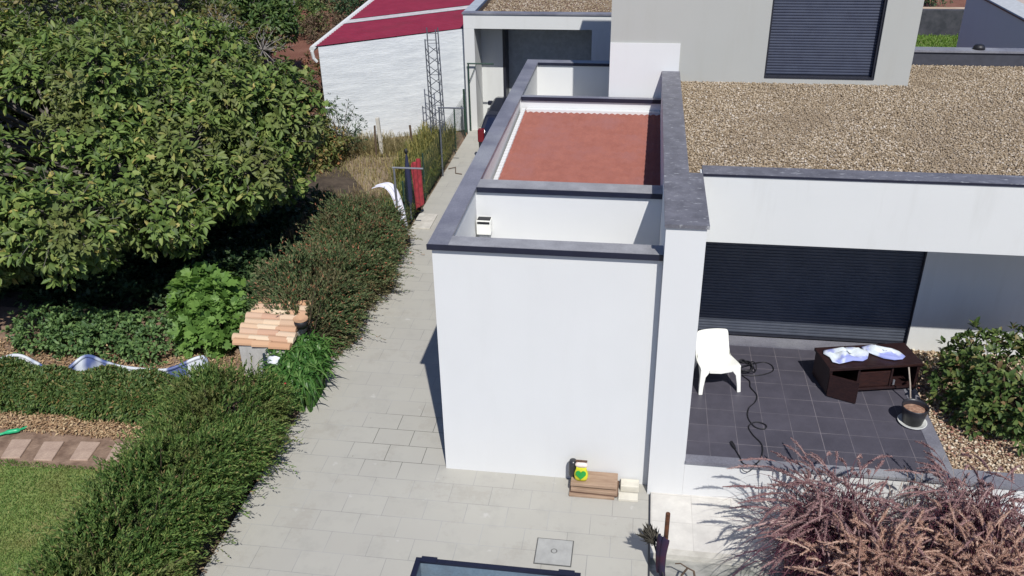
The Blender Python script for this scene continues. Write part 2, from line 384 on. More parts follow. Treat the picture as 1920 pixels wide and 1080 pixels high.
sheet('soil_shade_sheet', [(-20, 12.6), (-6.2, 12.6), (-6.0, 18.2), (-7.5, 20.5), (-20, 21)], 0.045, SHSOIL)
litter('straw_mulch', 'dry straw mulch strewn on the soil below the low hedge', -10.5, -6.2, 9.2, 9.75, 5000)
litter('bed_straw', 'dry straw between the vegetable plants and the blue pipe', -10.8, -5.6, 10.4, 11.6, 5000)

# stepping stones
STONE = mat_noise('sandstone_slab', (0.33, 0.235, 0.18), (0.42, 0.31, 0.235), 5, 0.9, 0.4, 40, fine=0.08)
st = [((-8.77, 8.99), (-8.48, 9.03), (-8.39, 8.62), (-8.66, 8.58), 'stepping stone at the left edge of the photo beside the lawn'),
      ((-8.27, 9.0), (-7.98, 9.04), (-7.90, 8.62), (-8.17, 8.6), 'second stepping stone from the left edge, between lawn and straw'),
      ((-7.74, 9.07), (-7.44, 9.09), (-7.40, 8.69), (-7.66, 8.66), 'third stepping stone from the left edge, between lawn and straw'),
      ((-7.22, 9.1), (-6.93, 9.14), (-6.88, 8.75), (-7.15, 8.72), 'stepping stone nearest the big hedge, partly under its shoots')]
for *q, lab in st:
    c = (sum(p[0] for p in q) / 4, sum(p[1] for p in q) / 4, 0)
    o = MB().prism(q[::-1], -0.02, 0.022).build('stepping_stone', STONE, base=c, bevel=0.012)
    tag(o, lab, 'stepping stone', 'stepping stones along the lawn')

# ------------------------------------------------------------------ THE HOUSE
house = thing('house', 'white flat roofed house with slate copings, tiled garage roof, terrace and grey upper storey', 'house', (0.3, 9.1, 0))
def hb(name, mat, boxes, parent=house, bevel=0.0, label=None):
    m = MB()
    for b_ in boxes: m.box(*b_)
    o = m.build(name, mat, parent, bevel=bevel)
    if label: o['label'] = label
    return o
ZC = 3.36
hb('wall', WALL, [(-2.38, 0.338, 9.16, 9.35, -0.1, ZC)], label='plain white front wall of the garage wing')
hb('wall', WALL, [(-2.38, -2.19, 9.35, 18.1, -0.1, ZC), (-2.38, -0.62, 18.1, 18.28, -0.1, ZC)])
hb('wall', WALL, [(-2.19, 0.338, 11.02, 11.26, 2.2, ZC)])
hb('wall', WALL, [(-2.19, 0.338, 15.52, 15.62, 2.2, ZC)])
hb('flat_roof', WALL2, [(-2.19, 0.338, 9.35, 11.02, 2.15, 2.3)])
hb('flat_roof', WALL2, [(-2.19, -0.6, 15.62, 18.1, 2.15, 2.3)])
# copings of the garage wing
hb('coping', SLATE, [(-2.42, -2.17, 9.12, 18.32, ZC + .006, ZC + .04)], label='long slate coping along the drive side')
hb('coping', SLATE3, [(-2.168, 0.338, 9.12, 9.37, ZC + .006, ZC + .04)])
hb('coping', SLATE3, [(-2.168, 0.338, 10.99, 11.29, ZC + .006, ZC + .04)])
hb('coping', SLATE, [(-2.168, 0.338, 15.50, 15.64, ZC + .006, ZC + .03)])
hb('coping', SLATE, [(-2.168, -0.62, 18.08, 18.32, ZC + .006, ZC + .04)])
hb('edge_and_shade_line', EDGE, [(-2.43, 0.338, 9.108, 9.119, ZC - .035, ZC + .036)])  # dark coping lip, drawn lower to paint the shade line beneath
hb('edge_and_shade_line', EDGE, [(-2.168, 0.338, 10.978, 10.989, ZC - .035, ZC + .036)])
hb('edge_and_shade_line', EDGE, [(-2.168, 0.338, 15.488, 15.499, ZC - .035, ZC + .036)])
hb('edge_and_shade_line', EDGE, [(-2.168, -0.62, 18.068, 18.079, ZC - .02, ZC + .036)])
# terracotta roof of the garage wing
def tiled(x0, x1, y0, y1, z0, z1, pitch=0.105, course=0.20, amp=0.018):
    xs = np.linspace(x0, x1, int((x1 - x0) / pitch * 8))
    rows = []; ks = int(round((y1 - y0) / course))
    for k in range(ks):
        for t_ in (0.0, 0.97):
            yy = y0 + (k + t_) * (y1 - y0) / ks; lift = 0.026 * (1 - t_)
            rows.append((yy, z0 + (z1 - z0) * (yy - y0) / (y1 - y0) + lift, k))
    V = []
    for yy, zz, k in rows:
        ph = 0.0
        V.append(np.stack([xs, np.full_like(xs, yy) + 0.010 * np.cos(2 * math.pi * (xs - x0) / pitch), zz + amp * (0.5 + 0.5 * np.cos(2 * math.pi * (xs - x0) / pitch + ph)) ** 0.8], 1))
    V = np.concatenate(V); n_ = len(xs); i, j = np.meshgrid(np.arange(len(rows) - 1), np.arange(n_ - 1), indexing='ij')
    a_ = (i * n_ + j).ravel()
    return V, np.concatenate([np.stack([a_, a_ + 1, a_ + n_ + 1], 1), np.stack([a_, a_ + n_ + 1, a_ + n_], 1)])
V, F = tiled(-2.09, 0.338, 11.26, 15.49, 2.93, 3.13)
np_build('tile_roof', V, F, TILE, house)
xg = MB()
for k in range(34):
    y_ = 11.30 + k * 0.123
    if y_ < 15.46: xg.box(-2.15, -2.085, y_, y_ + 0.108, 2.95 + (y_ - 11.26) * 0.0473, 3.0 + (y_ - 11.26) * 0.0473)
xg.box(-2.188, -2.12, 11.262, 15.50, 2.85, 2.955); xg.box(-2.06, 0.336, 15.40, 15.512, 3.0, 3.19)
xg.build('verge', WALL, house)
# white rainwater hopper
vent = hb('rainwater_hopper', WPLASTIC, [(-2.17, -1.97, 10.87, 11.018, 2.74, 2.95)], bevel=0.006)
MB().add([(-2.15, 10.89, 2.74), (-1.99, 10.89, 2.74), (-1.99, 11.015, 2.74), (-2.15, 11.015, 2.74), (-2.105, 10.93, 2.55), (-2.035, 10.93, 2.55), (-2.035, 11.015, 2.55), (-2.105, 11.015, 2.55)],
         [(0, 4, 5, 1), (1, 5, 6, 2), (2, 6, 7, 3), (3, 7, 4, 0)]).build('funnel', METAL, vent)
MB().box(-2.10, -2.04, 10.955, 11.015, 2.29, 2.56).build('pipe', WPLASTIC, vent)
MB().box(-2.155, -1.985, 10.862, 10.869, 2.905, 2.935).build('opening', BLACK, vent)
MB().box(-2.16, -1.98, 10.885, 11.005, 2.9505, 2.955).build('dark_top', BLACK, vent)
# spine wall, wing wall, beam
hb('wall', WALL, [(0.34, 0.60, 10.6, 15.75, -0.1, 3.80)], label='white parapet wall between tiled roof and gravel roof')
hb('wall', WALL, [(0.34, 0.785, 8.98, 10.6, -0.1, 3.80)], label='tall white end wall left of the terrace')
hb('coping', SLATE2, [(0.325, 0.64, 10.612, 15.74, 3.806, 3.85)])
hb('coping', SLATE2, [(0.325, 0.81, 8.955, 10.61, 3.806, 3.85)], label='scuffed wide slate slab on the end wall')
hb('wall', WALL2, [(0.785, 9.0, 10.60, 10.82, 2.91, 3.823)], label='long white parapet above the terrace')
hb('coping', SLATE2, [(0.812, 9.0, 10.597, 10.90, 3.826, 3.85)])
hb('edge_and_shade_line', EDGE, [(0.812, 9.0, 10.588, 10.5965, 3.818, 3.846)])  # dark lip with the coping's shade line painted in
hb('ceiling', WALL2, [(0.785, 9.0, 10.82, 12.25, 2.93, 3.05)])
hb('flat_roof', DARKSL, [(0.60, 9.0, 10.82, 17.3, 3.55, 3.64)])
hb('wall', DARKSL, [(4.52, 9.0, 17.3, 17.5, 3.3, 3.90)], label='dark slate parapet at the back of the gravel roof')
hb('coping', SLATE, [(4.52, 9.0, 17.27, 17.55, 3.906, 3.945)])
# back wall of the terrace
hb('wall', WALL2, [(0.785, 0.96, 12.12, 12.3, 0.5, 2.93), (4.19, 9.0, 12.10, 12.3, 0.5, 2.93), (0.96, 4.19, 12.12, 12.3, 2.45, 2.93)], label='white wall at the back of the terrace')
def shutter(name, x0, x1, y, z0, z1, pitch, mat, parent, depth=0.012):
    vs = []; k = int(round((z1 - z0) / pitch)); fs = []
    prof = []
    for i in range(k):
        z = z0 + i * (z1 - z0) / k; p_ = (z1 - z0) / k
        prof += [(y + depth, z), (y + depth, z + p_ * .12), (y, z + p_ * .25), (y - 0.002, z + p_ * .6), (y + 0.001, z + p_ * .9)]
    prof.append((y + depth, z1))
    for (yy, zz) in prof: vs += [(x0, yy, zz), (x1, yy, zz)]
    fs = [(2 * i, 2 * i + 1, 2 * i + 3, 2 * i + 2) for i in range(len(prof) - 1)]
    return MB().add(vs, fs).build(name, mat, parent)
sh = shutter('roller_shutter', 0.96, 4.17, 12.16, 0.66, 2.45, 0.05, SHUT2, house)
MB().box(0.96, 4.17, 12.135, 12.18, 0.63, 0.66).build('bottom_rail', FRAME, sh)
MB().box(4.17, 4.19, 12.10, 12.2, 0.62, 2.45).build('guide_rail', FRAME, sh)
# terrace
hb('terrace_floor', TERR, [(0.785, 3.88, 9.102, 11.86, 0.3, 0.60)])
hb('terrace_border', SLATE, [(0.787, 4.06, 8.955, 9.10, 0.565, 0.604)], label='slate strip along the front of the terrace')
hb('terrace_border', SLATE, [(3.882, 4.06, 9.102, 12.098, 0.53, 0.604)])
hb('terrace_border', SLATE, [(0.787, 3.88, 11.862, 12.118, 0.53, 0.625)])
hb('terrace_border', SLATE, [(4.062, 9.0, 8.955, 9.22, 0.562, 0.602)])
hb('wall', WALL, [(0.787, 9.0, 8.985, 9.095, -0.1, 0.562)], label='low white wall below the terrace edge')
# upper storey
hb('upper_storey', CREAM, [(-0.60, 2.10, 15.76, 21, 2.3, 7.0), (3.95, 4.52, 15.76, 21, 2.3, 7.0), (2.10, 3.95, 15.76, 21, 2.3, 3.755)])
hb('upper_storey_back', CREAM, [(2.10, 3.95, 16.0, 20.9, 3.76, 7.0)])
hb('painted_patch', WALL, [(-0.60, 0.62, 15.735, 15.758, 2.3, 4.33)], label='bright white painted lower corner of the grey upper storey')
win = hb('window', FRAME, [(2.10, 2.135, 15.80, 15.99, 3.7565, 7.0), (3.915, 3.95, 15.80, 15.99, 3.7565, 7.0), (2.135, 3.915, 15.93, 15.99, 3.7565, 7.0)])
shutter('shutter', 2.136, 3.914, 15.90, 3.79, 6.6, 0.048, SHUT, win)
MB().box(2.11, 3.94, 15.75, 15.99, 3.757, 3.785).build('sill', FRAME, win)
# gravel
def pebbles(name, label, x0, x1, y0, y1, z, n_, size, stops, zfun=None, patch=None):
    oc = np.array([[1, 0, 0], [-1, 0, 0], [0, 1, 0], [0, -1, 0], [0, 0, 1], [0, 0, -1]], float)
    of = np.array([[0, 2, 4], [2, 1, 4], [1, 3, 4], [3, 0, 4], [2, 0, 5], [1, 2, 5], [3, 1, 5], [0, 3, 5]])
    s = R.uniform(size[0], size[1], (n_, 1)) * np.array([1, .75, .5]) * R.uniform(.7, 1.2, (n_, 3))
    A = unit(R.normal(size=(n_, 3)) * np.array([1, 1, .25])); B = unit(np.cross(rdir(n_) * .3 + np.array([0, 0, 1]), A)); C = np.cross(A, B)
    off = oc[None] + R.normal(0, .15, (n_, 6, 3))
    V = (off[:, :, 0:1] * (A * s[:, 0:1])[:, None] + off[:, :, 1:2] * (B * s[:, 1:2])[:, None] + off[:, :, 2:3] * (C * s[:, 2:3])[:, None])
    P = np.stack([R.uniform(x0, x1, n_), R.uniform(y0, y1, n_), z + R.uniform(0, size[1] * .9, n_)], 1)
    V = V + P[:, None]
    F = of[None] + (np.arange(n_) * 6)[:, None, None]
    m = mat_leaf(name + '_stone', stops, 0.0, 0.8, patch=patch, pscale=0.5)
    return tag(np_build(name, V.reshape(-1, 3), F, m, smooth=True), label, 'gravel', kind='stuff')
GST = [(0.0, (0.16, 0.115, 0.07)), (0.25, (0.27, 0.205, 0.13)), (0.6, (0.38, 0.30, 0.20)), (0.85, (0.47, 0.39, 0.29)), (1.0, (0.60, 0.54, 0.46))]
GBED = mat_noise('gravel_sand', (0.20, 0.155, 0.105), (0.32, 0.25, 0.18), 40, 0.95, 0.6, 80)
pebbles('roof_gravel', 'brown and cream gravel spread over the flat roof above the terrace', 0.63, 7.6, 10.90, 17.28, 3.65, 100000, (.016, .027), GST, patch=(0.26, 0.20, 0.135))
hb('gravel_bed', GBED, [(0.602, 8.9, 10.86, 17.29, 3.641, 3.655)])
pebbles('bed_gravel', 'pale gravel in the raised bed right of the terrace', 4.075, 8.9, 9.24, 12.08, 0.555, 20000, (.018, .034),
        [(0.0, (0.24, 0.15, 0.09)), (0.4, (0.42, 0.32, 0.21)), (0.8, (0.55, 0.45, 0.33)), (1.0, (0.66, 0.60, 0.48))])
hb('bed_fill', SOIL, [(4.062, 9, 9.2, 12.1, 0.3, 0.555)])
# roof outlet lump
tag(MB().lathe((6.12, 17.42, 3.946), [(0.0, .09), (.07, .085), (.10, .05), (.11, 0), (0, 0)], 12).build('roof_vent_cap', BLACK, base=(6.12, 17.42, 3.946), smooth=True), 'small black cap on the slate coping at the back of the gravel roof', 'vent cap')

# ------------------------------------------------------------------ BACK GARAGE
gar = thing('garage', 'white flat roofed carport garage with gravel roof at the end of the drive', 'garage', (-3, 24, 0))
def gb(name, mat, boxes, parent=gar, label=None, bevel=0):
    return hb(name, mat, boxes, parent, bevel, label)
gb('wall', WALL2, [(-4.93, -4.64, 24.0, 32, -0.1, 2.86)])
gb('wall', WALL2, [(-4.93, 3.0, 24.0, 24.25, 2.862, 3.24), (-4.93, -4.7, 24.25, 32, 2.862, 3.24)], label='white fascia over the carport opening')
gb('wall', WALL2, [(-4.64, -4.02, 25.0, 25.2, -0.1, 2.86)])
gb('wall', WALL2, [(-1.42, 3.0, 24.0, 25.4, -0.1, 2.86)])
gb('ceiling', WALL2, [(-4.64, 3.0, 24.25, 26.0, 2.866, 2.95)])
gb('garage_door', mat_plain('grey_garage_door', (0.42, 0.45, 0.46), 0.35), [(-3.94, -1.42, 25.6, 25.66, 0.0, 2.86)])
gb('door_post', FRAME, [(-4.018, -3.945, 25.0, 25.66, 0.0, 2.86)])
gb('door_post', FRAME, [(-1.50, -1.425, 25.45, 25.59, 0.0, 2.86)])
gb('coping', SLATE, [(-4.96, 3.05, 23.97, 24.27, 3.242, 3.28)])
gb('coping', mat_plain('pale_coping', (0.36, 0.39, 0.42), 0.5), [(-4.96, -4.66, 24.272, 33, 3.242, 3.278)])
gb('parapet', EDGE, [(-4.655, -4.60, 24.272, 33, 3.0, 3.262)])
gb('flat_roof', SLATE, [(-4.60, 3.0, 24.272, 34, 3.0, 3.05)])
pebbles('garage_roof_gravel', 'fine brown gravel on the flat roof of the back garage', -4.58, 1.2, 24.3, 31, 3.13, 14000, (.022, .036), GST)
gb('flat_roof_bed', SOIL, [(-4.59, 1.5, 24.29, 33, 3.055, 3.12)])
tag(MB().box(-4.82, -4.30, 24.25, 25.0, 0.0, 0.03).build('rubber_mat', mat_noise('grey_mat', (0.17, 0.17, 0.16), (0.23, 0.23, 0.21), 8, 0.9, 0.5, 60), base=(-4.6, 24.6, 0)), 'flat grey mat on the paving at the carport entrance', 'mat')
tag(MB().box(-4.50, -4.30, 24.93, 24.995, 0.33, 0.37).build('wall_shelf', METAL, base=(-4.4, 24.95, .35)), 'tiny metal ledge low on the sunlit carport wall', 'ledge')

# car
CARP = mat_plain('dark_car_paint', (0.018, 0.021, 0.035), 0.22, 0.3, 0.6, 0.05)
GLASS = mat_plain('dark_car_glass', (0.008, 0.012, 0.03), 0.06, 0, 0.6)
car = thing('parked_car', 'dark car parked at the carport mouth, mostly hidden by the garage wing', 'car', (-3.35, 23.0, 0))
cx0, cx1 = -4.12, -2.70
prof = [(21.35, .28), (21.30, .55), (21.36, .78), (21.62, 1.16), (21.85, 1.21), (23.0, 1.24), (23.55, 1.12), (24.1, .84), (24.85, .70), (24.95, .45), (24.9, .28)]
def carside(x0, x1, inset):
    vs = []; k = len(prof)
    for x, s_ in ((x0, 1), (x1, -1)):
        for (y, z) in prof: vs.append((x + s_ * inset * max(0, (z - .75)) * 0.35, y, z))
    fs = [tuple(range(k)), tuple(range(k, 2 * k))[::-1]] + [(i, k + i, k + (i + 1) % k, (i + 1) % k) for i in range(k)]
    return MB().add(vs, fs)
carside(cx0, cx1, 1.0).build('body', CARP, car, bevel=0.05, smooth=False)
MB().add([(cx0 + .13, 21.365, .80), (cx1 - .13, 21.365, .80), (cx1 - .24, 21.585, 1.12), (cx0 + .24, 21.585, 1.12)], [(0, 1, 2, 3)]).build('rear_window', GLASS, car)
MB().add([(cx0 - .004 + .03, 21.70, .82), (cx0 + .03 - .004, 23.9, .82), (cx0 + .125, 23.3, 1.12), (cx0 + .125, 21.9, 1.12)], [(0, 1, 2, 3)]).build('side_window', GLASS, car)
for xx in (cx0, cx1 - .16): MB().box(xx - .003, xx + .163, 21.28, 21.45, .55, .88).build('tail_light', mat_plain('red_lamp', (0.14, 0.006, 0.012), 0.25), car, bevel=.02)
for xx in (cx0 - .16, cx1 + .02): MB().box(xx, xx + .14, 23.75, 23.87, .80, .92).build('wing_mirror', CARP, car, bevel=.03)
for xx in (cx0 + .02, cx1 - .16):
    for yy in (21.95, 24.2):
        m_ = MB(); m_.tube([(xx, yy, .27), (xx + .14, yy, .27)], .27, 20); wq = m_.build('wheel', BLACK, car)
        MB().tube([(xx - .005, yy, .27), (xx + .145, yy, .27)], .16, 16).build('rim', METAL, wq)

# ------------------------------------------------------------------ SHED
shed = thing('shed', 'whitewashed block shed with dark red sheet roof and one pale strip', 'shed', (-6.7, 23.3, 0))
A_ = np.array([-8.53, 22.37]); B_ = np.array([-4.95, 24.36]); dn = unit(np.array([[-(B_ - A_)[1], (B_ - A_)[0]]]))[0]
Ap = A_ + np.array([0.3, 9.0]); Bp = B_ + np.array([0.0, 9.0])
k = MB()
def zt(y): return 2.66 + (y - 22.37) * 0.065
vs = [(A_[0], A_[1], -.1), (B_[0], B_[1], -.1), (Bp[0], Bp[1], -.1), (Ap[0], Ap[1], -.1)]
k.add(vs + [(x, y, zt(y)) for x, y, _ in vs], [(0, 1, 5, 4), (1, 2, 6, 5), (2, 3, 7, 6), (3, 0, 4, 7)]); k.build('wall', SHEDW, shed)
REDR = mat_noise('dark_red_sheet', (0.19, 0.014, 0.034), (0.225, 0.020, 0.043), 3, 0.6, 0, c3=(0.175, 0.018, 0.034))
GREYS = mat_noise('pale_grey_sheet', (0.38, 0.36, 0.36), (0.48, 0.46, 0.46), 5, 0.6, 0)
def roofband(t0, t1, mat, name):
    # corrugated sheet bands running parallel to the front wall
    vs = []; fs = []; nn = 60; up = 0.012
    L0 = A_ + np.array([-0.10, -0.02]); R0 = B_ + np.array([0.0, -0.02])
    rows = int((t1 - t0) / 0.06)
    for i in range(rows + 1):
        t_ = t0 + (t1 - t0) * i / rows
        l_ = L0 + np.array([0.033 * t_, t_]); r_ = R0 + np.array([0, t_])
        h = 0.012 * (1 if i % 3 == 0 else 0)
        vs += [(l_[0], l_[1], zt(l_[1]) + up + h), (r_[0], r_[1], zt(r_[1]) + up + h)]
    fs = [(2 * i, 2 * i + 1, 2 * i + 3, 2 * i + 2) for i in range(rows)]
    return MB().add(vs, fs).build(name, mat, shed)
roofband(0.0, 2.25, REDR, 'roof'); roofband(2.252, 2.72, GREYS, 'roof_strip'); roofband(2.722, 9.0, REDR, 'roof')
vg = MB(); l0 = A_ + np.array([-0.14, -0.10]); l1 = Ap + np.array([-0.14, 0])
vg.tube([(l0[0], l0[1], zt(l0[1]) - .02), (l1[0], l1[1], zt(l1[1]) + .02)], 0.075, 6); vg.build('verge_trim', WALL2, shed)
MB().tube([(-8.68, 22.28, 2.58), (-8.66, 22.30, 2.38), (-8.60, 22.34, 2.28)], 0.045, 8).build('gutter_end', WALL2, shed)

# ------------------------------------------------------------------ LATTICE MAST
mast = thing('lattice_mast', 'tall thin grey lattice mast in front of the white shed', 'mast', (-5.25, 22.3, 0))
foot = [(-5.50, 21.95), (-5.18, 21.97), (-5.17, 22.2), (-5.49, 22.18)]; top = [(-5.52, 21.95), (-5.24, 21.97), (-5.23, 22.2), (-5.51, 22.18)]
zt_ = [3.0, 3.24, 3.24, 3.24]
def legp(i, z): t_ = z / 3.24; return np.array([foot[i][0] * (1 - t_) + top[i][0] * t_, foot[i][1] * (1 - t_) + top[i][1] * t_, z])
for i in range(4): MB().tube([legp(i, 0), legp(i, zt_[i])], 0.016, 6).build('leg', DMETAL, mast)
br = MB(); z = 0.15
while z < 3.05:
    for (i, j) in ((0, 1), (1, 2), (2, 3), (3, 0)):
        if z + .26 < 3.0: br.tube([legp(i, z), legp(j, z + .22)], 0.010, 5)
    if int(z * 10) % 2 == 0: br.tube([legp(2, z), legp(3, z)], 0.008, 5)
    z += 0.27
br.tube([legp(0, 2.98), legp(1, 2.98)], .010, 5); br.tube([legp(3, 3.1), legp(2, 3.1)], .010, 5)
br.build('bracing', DMETAL, mast)

# clothes posts: inverted L
def cpost(x, y, h, arm, lab, mat, rot=0.0, r=0.022):
    p_ = thing('clothes_post', lab, 'clothes post', (x, y, 0), 'clothes line posts beside the drive')
    MB().tube([(x, y, -.05), (x, y, h)], r, 8).build('pole', mat, p_)
    MB().tube([(x - .03, y, h), (x + arm, y + rot, h)], r * .95, 8).build('crossbar', mat, p_)
    return p_
cpost(-4.83, 16.02, 1.75, .60, 'nearest inverted L clothes post, galvanised, at the hedge end', METAL)
cpost(-4.84, 20.22, 1.75, .62, 'middle inverted L clothes post, in front of the lattice mast foot', DMETAL)
q3 = cpost(-4.82, 24.0 - .1, 1.93, .72, 'farthest inverted L clothes post, dark green, against the garage corner', GREENM)
MB().tube([(-4.82, 23.9, 1.4), (-4.6, 23.9, 1.90)], .010, 5).build('brace', GREENM, q3)

# green mesh fence
fen = thing('mesh_fence', 'green wire mesh fence along the left side of the drive', 'fence', (-4.93, 20, 0))
for yy in (16.9, 18.7, 20.5, 22.3, 23.6): MB().tube([(-4.93, yy, -.05), (-4.93, yy, 1.12)], .02, 6).build('post', GREENM, fen)
nm = MB()
for k in range(120):
    yy = 16.9 + k * 0.0565; nm.add([(-4.93, yy, .02), (-4.93, yy + .012, .02), (-4.93, yy + .012, 1.05), (-4.93, yy, 1.05)], [(0, 1, 2, 3)])
for k in range(22):
    zz = .02 + k * .05; nm.add([(-4.932, 16.9, zz), (-4.932, 23.6, zz), (-4.932, 23.6, zz + .010), (-4.932, 16.9, zz + .010)], [(0, 1, 2, 3)])
nm.build('wire_mesh', GREENM, fen)
# dark tall screen panel part near garage corner
tag(MB().tube([(-4.93, 24.02 - .25, 0), (-4.95, 23.75, 1.25)], .03, 6).build('fence_stake', GREENM, base=(-4.93, 23.75, 0)), 'short dark green stake just left of the farthest clothes post', 'stake')

# old garden posts
def opost(x, y, h, lab, mat, lean=(0, 0), r=.045):
    o = MB().box(-r, r, -r, r, 0, h)
    o.v = [(vx + x + lean[0] * vz, vy + y + lean[1] * vz, vz) for vx, vy, vz in o.v]
    tag(o.build('old_post', mat, base=(x, y, 0), bevel=.008), lab, 'post', 'old posts in the dry plot')
opost(-6.83, 21.7, 1.0, 'pale concrete post standing in dry grass before the white shed', PALEST, (-.05, 0))
opost(-6.92, 21.45, .85, 'thin dark stake beside the pale concrete post', TWIG, (.02, .05), .022)
opost(-5.85, 21.3, .95, 'dark wooden stake in yellow weeds left of the lattice mast', TWIG, (-.05, 0), .025)

# ------------------------------------------------------------------ cloths on the line
def ribbon(pts, wvec, mat, name, label, cat_, th=0.012, sub=2, wob=0.02):
    pts = [np.array(p, float) for p in pts]; wvec = np.array(wvec, float); vs = []; n_ = 9
    for i, p_ in enumerate(pts):
        for k in range(n_):
            t_ = k / (n_ - 1) - .5
            vs.append(p_ + wvec * t_ + np.array([wob * math.sin(k * 1.9 + i * .3), wob * .8 * math.cos(k * 2.3 + i * .5), wob * .5 * math.sin(k * 1.3 + i)]))
    fs = [(i * n_ + k, i * n_ + k + 1, (i + 1) * n_ + k + 1, (i + 1) * n_ + k) for i in range(len(pts) - 1) for k in range(n_ - 1)]
    o = MB().add(vs, fs).build(name, mat, base=tuple(pts[len(pts) // 2]), smooth=True)
    sd = o.modifiers.new('s', 'SOLIDIFY'); sd.thickness = th
    sb = o.modifiers.new('sub', 'SUBSURF'); sb.levels = sub; sb.render_levels = sub
    if label: tag(o, label, cat_)
    return o
CLOTHW = mat_plain('white_cloth', (0.72, 0.72, 0.80), 0.9, var=.04)
ribbon([(-5.34, 16.2, 1.24), (-5.18, 16.2, 1.31), (-5.02, 16.18, 1.30), (-4.91, 16.16, 1.16), (-4.84, 16.15, .92), (-4.79, 16.12, .72), (-4.75, 16.1, .48), (-4.72, 16.1, .26)], (0.08, .30, 0), CLOTHW, 'white_cloth',
       'white cloth draped over the hedge end and hanging down beside the nearest clothes post', 'cloth')
tag(MB().lathe((-4.68, 16.1, 0), [(0.0, .24), (.05, .23), (.055, .12), (.06, 0), (0, 0)], 10).build('black_boot', BLACK, base=(-4.68, 16.1, 0), smooth=True), 'small black boot under the white cloth at the drive edge', 'boot')
REDC = mat_plain('red_cloth', (0.30, 0.03, 0.04), 0.9, var=.3)
BLUEC = mat_plain('dark_blue_cloth', (0.018, 0.022, 0.06), 0.9)
ribbon([(-4.80, 17.5, 1.38), (-4.80, 17.52, 1.1), (-4.79, 17.54, .8), (-4.79, 17.56, .5), (-4.78, 17.58, .25)], (.10, .42, 0), REDC, 'red_cloth', 'folded red cloth hanging at the fence beside the drive', 'cloth', .02, 2, .035)
pr_ = thing('folded_parasol', 'closed dark blue garden parasol standing beside the red cloth', 'parasol', (-4.93, 17.35, 0))
MB().tube([(-4.93, 17.35, 0), (-4.93, 17.35, 1.62)], .018, 8).build('pole', DMETAL, pr_)
MB().lathe((-4.93, 17.35, 0), [(.03, .35), (.07, .55), (.075, .9), (.06, 1.2), (.035, 1.45), (.02, 1.56)], 9).build('canopy', BLUEC, pr_, smooth=True)
MB().lathe((-4.93, 17.35, 0), [(.0, 1.70), (.03, 1.68), (.045, 1.63), (.03, 1.58), (0, 1.57)], 8).build('finial', BLACK, pr_, smooth=True)
# small step slab beside the fence
tag(MB().box(-4.84, -4.42, 16.95, 17.75, 0, .035).build('loose_slab', PALEST, base=(-4.6, 17.3, 0), bevel=.005), 'loose pale slab lying at the fence foot under the red cloth', 'slab')
tag(MB().tube([(-4.8, 20.7, .02), (-4.62, 20.75, .05), (-4.55, 20.4, .02), (-4.38, 20.35, .02)], .012, 5).build('dry_stick', TWIG, base=(-4.6, 20.5, 0)), 'bent dry stick on the drive near the middle clothes post', 'stick')

# manhole
mh = thing('manhole_cover', 'square concrete inspection cover with a small ring set in the drive', 'manhole cover', (-.76, 7.79, 0))
MB().box(-.985, -.535, 7.575, 8.005, .0, .006).build('frame', mat_plain('dark_joint', (0.09, 0.09, 0.085), .9), mh)
MB().box(-.972, -.548, 7.588, 7.992, .006, .011).build('lid', mat_noise('concrete_lid', (0.30, 0.30, 0.285), (0.37, 0.37, 0.35), 6, .9, .3, 50), mh)
MB().lathe((-.76, 7.80, 0), [(.028, .0115), (.034, .016), (.040, .0115)], 18).build('lifting_ring', mat_plain('ring_metal', (0.13, 0.13, 0.12), .7), mh)

# open container
CONT = mat_noise('blue_grey_steel', (0.12, 0.175, 0.225), (0.17, 0.225, 0.27), 3, .5, .1, 40, fine=.1, c3=(0.13, 0.15, 0.17))
ct = thing('open_container', 'open blue grey container with dark rim, cut off by the bottom edge', 'container', (-1.2, 5.2, 0))
X0, X1, Y0, Y1, Z1 = -2.0, -.37, 4.0, 6.32, 1.2
MB().box(X0 + .03, X1 - .03, Y1 - .03, Y1, .3, Z1 - .02).build('side_panel', CONT, ct)
MB().box(X0 + .03, X1 - .03, Y0, Y0 + .03, .3, Z1 - .02).build('side_panel', CONT, ct)
MB().box(X0, X0 + .03, Y0, Y1, .3, Z1 - .02).build('side_panel', CONT, ct)
MB().box(X1 - .03, X1, Y0, Y1, .3, Z1 - .02).build('side_panel', CONT, ct)
MB().box(X0 + .03, X1 - .03, Y0 + .03, Y1 - .03, .3, .33).build('floor', CONT, ct)
rm = MB(); rm.box(X0 - .02, X1 + .02, Y1 - .035, Y1 + .012, Z1 - .0195, Z1 + .01); rm.box(X0 - .02, X1 + .02, Y0 - .02, Y0 + .045, Z1 - .0195, Z1 + .01)
rm.box(X0 - .02, X0 + .035, Y0 + .045, Y1 - .035, Z1 - .0195, Z1 + .009); rm.box(X1 - .035, X1 + .02, Y0 + .045, Y1 - .035, Z1 - .0195, Z1 + .009)
rm.build('rim', EDGE, ct)
for xx in (X0 + .12, X1 - .12):
    MB().box(xx - .08, xx + .08, Y1 - .05, Y1 + .02, Z1 + .0105, Z1 + .025).build('latch', EDGE, ct)
for (xx, yy) in ((X0 + .15, Y0 + .15), (X1 - .15, Y0 + .15), (X0 + .15, Y1 - .15), (X1 - .15, Y1 - .15)):
    MB().tube([(xx, yy, 0), (xx, yy, .3)], .04, 8).build('foot', EDGE, ct)

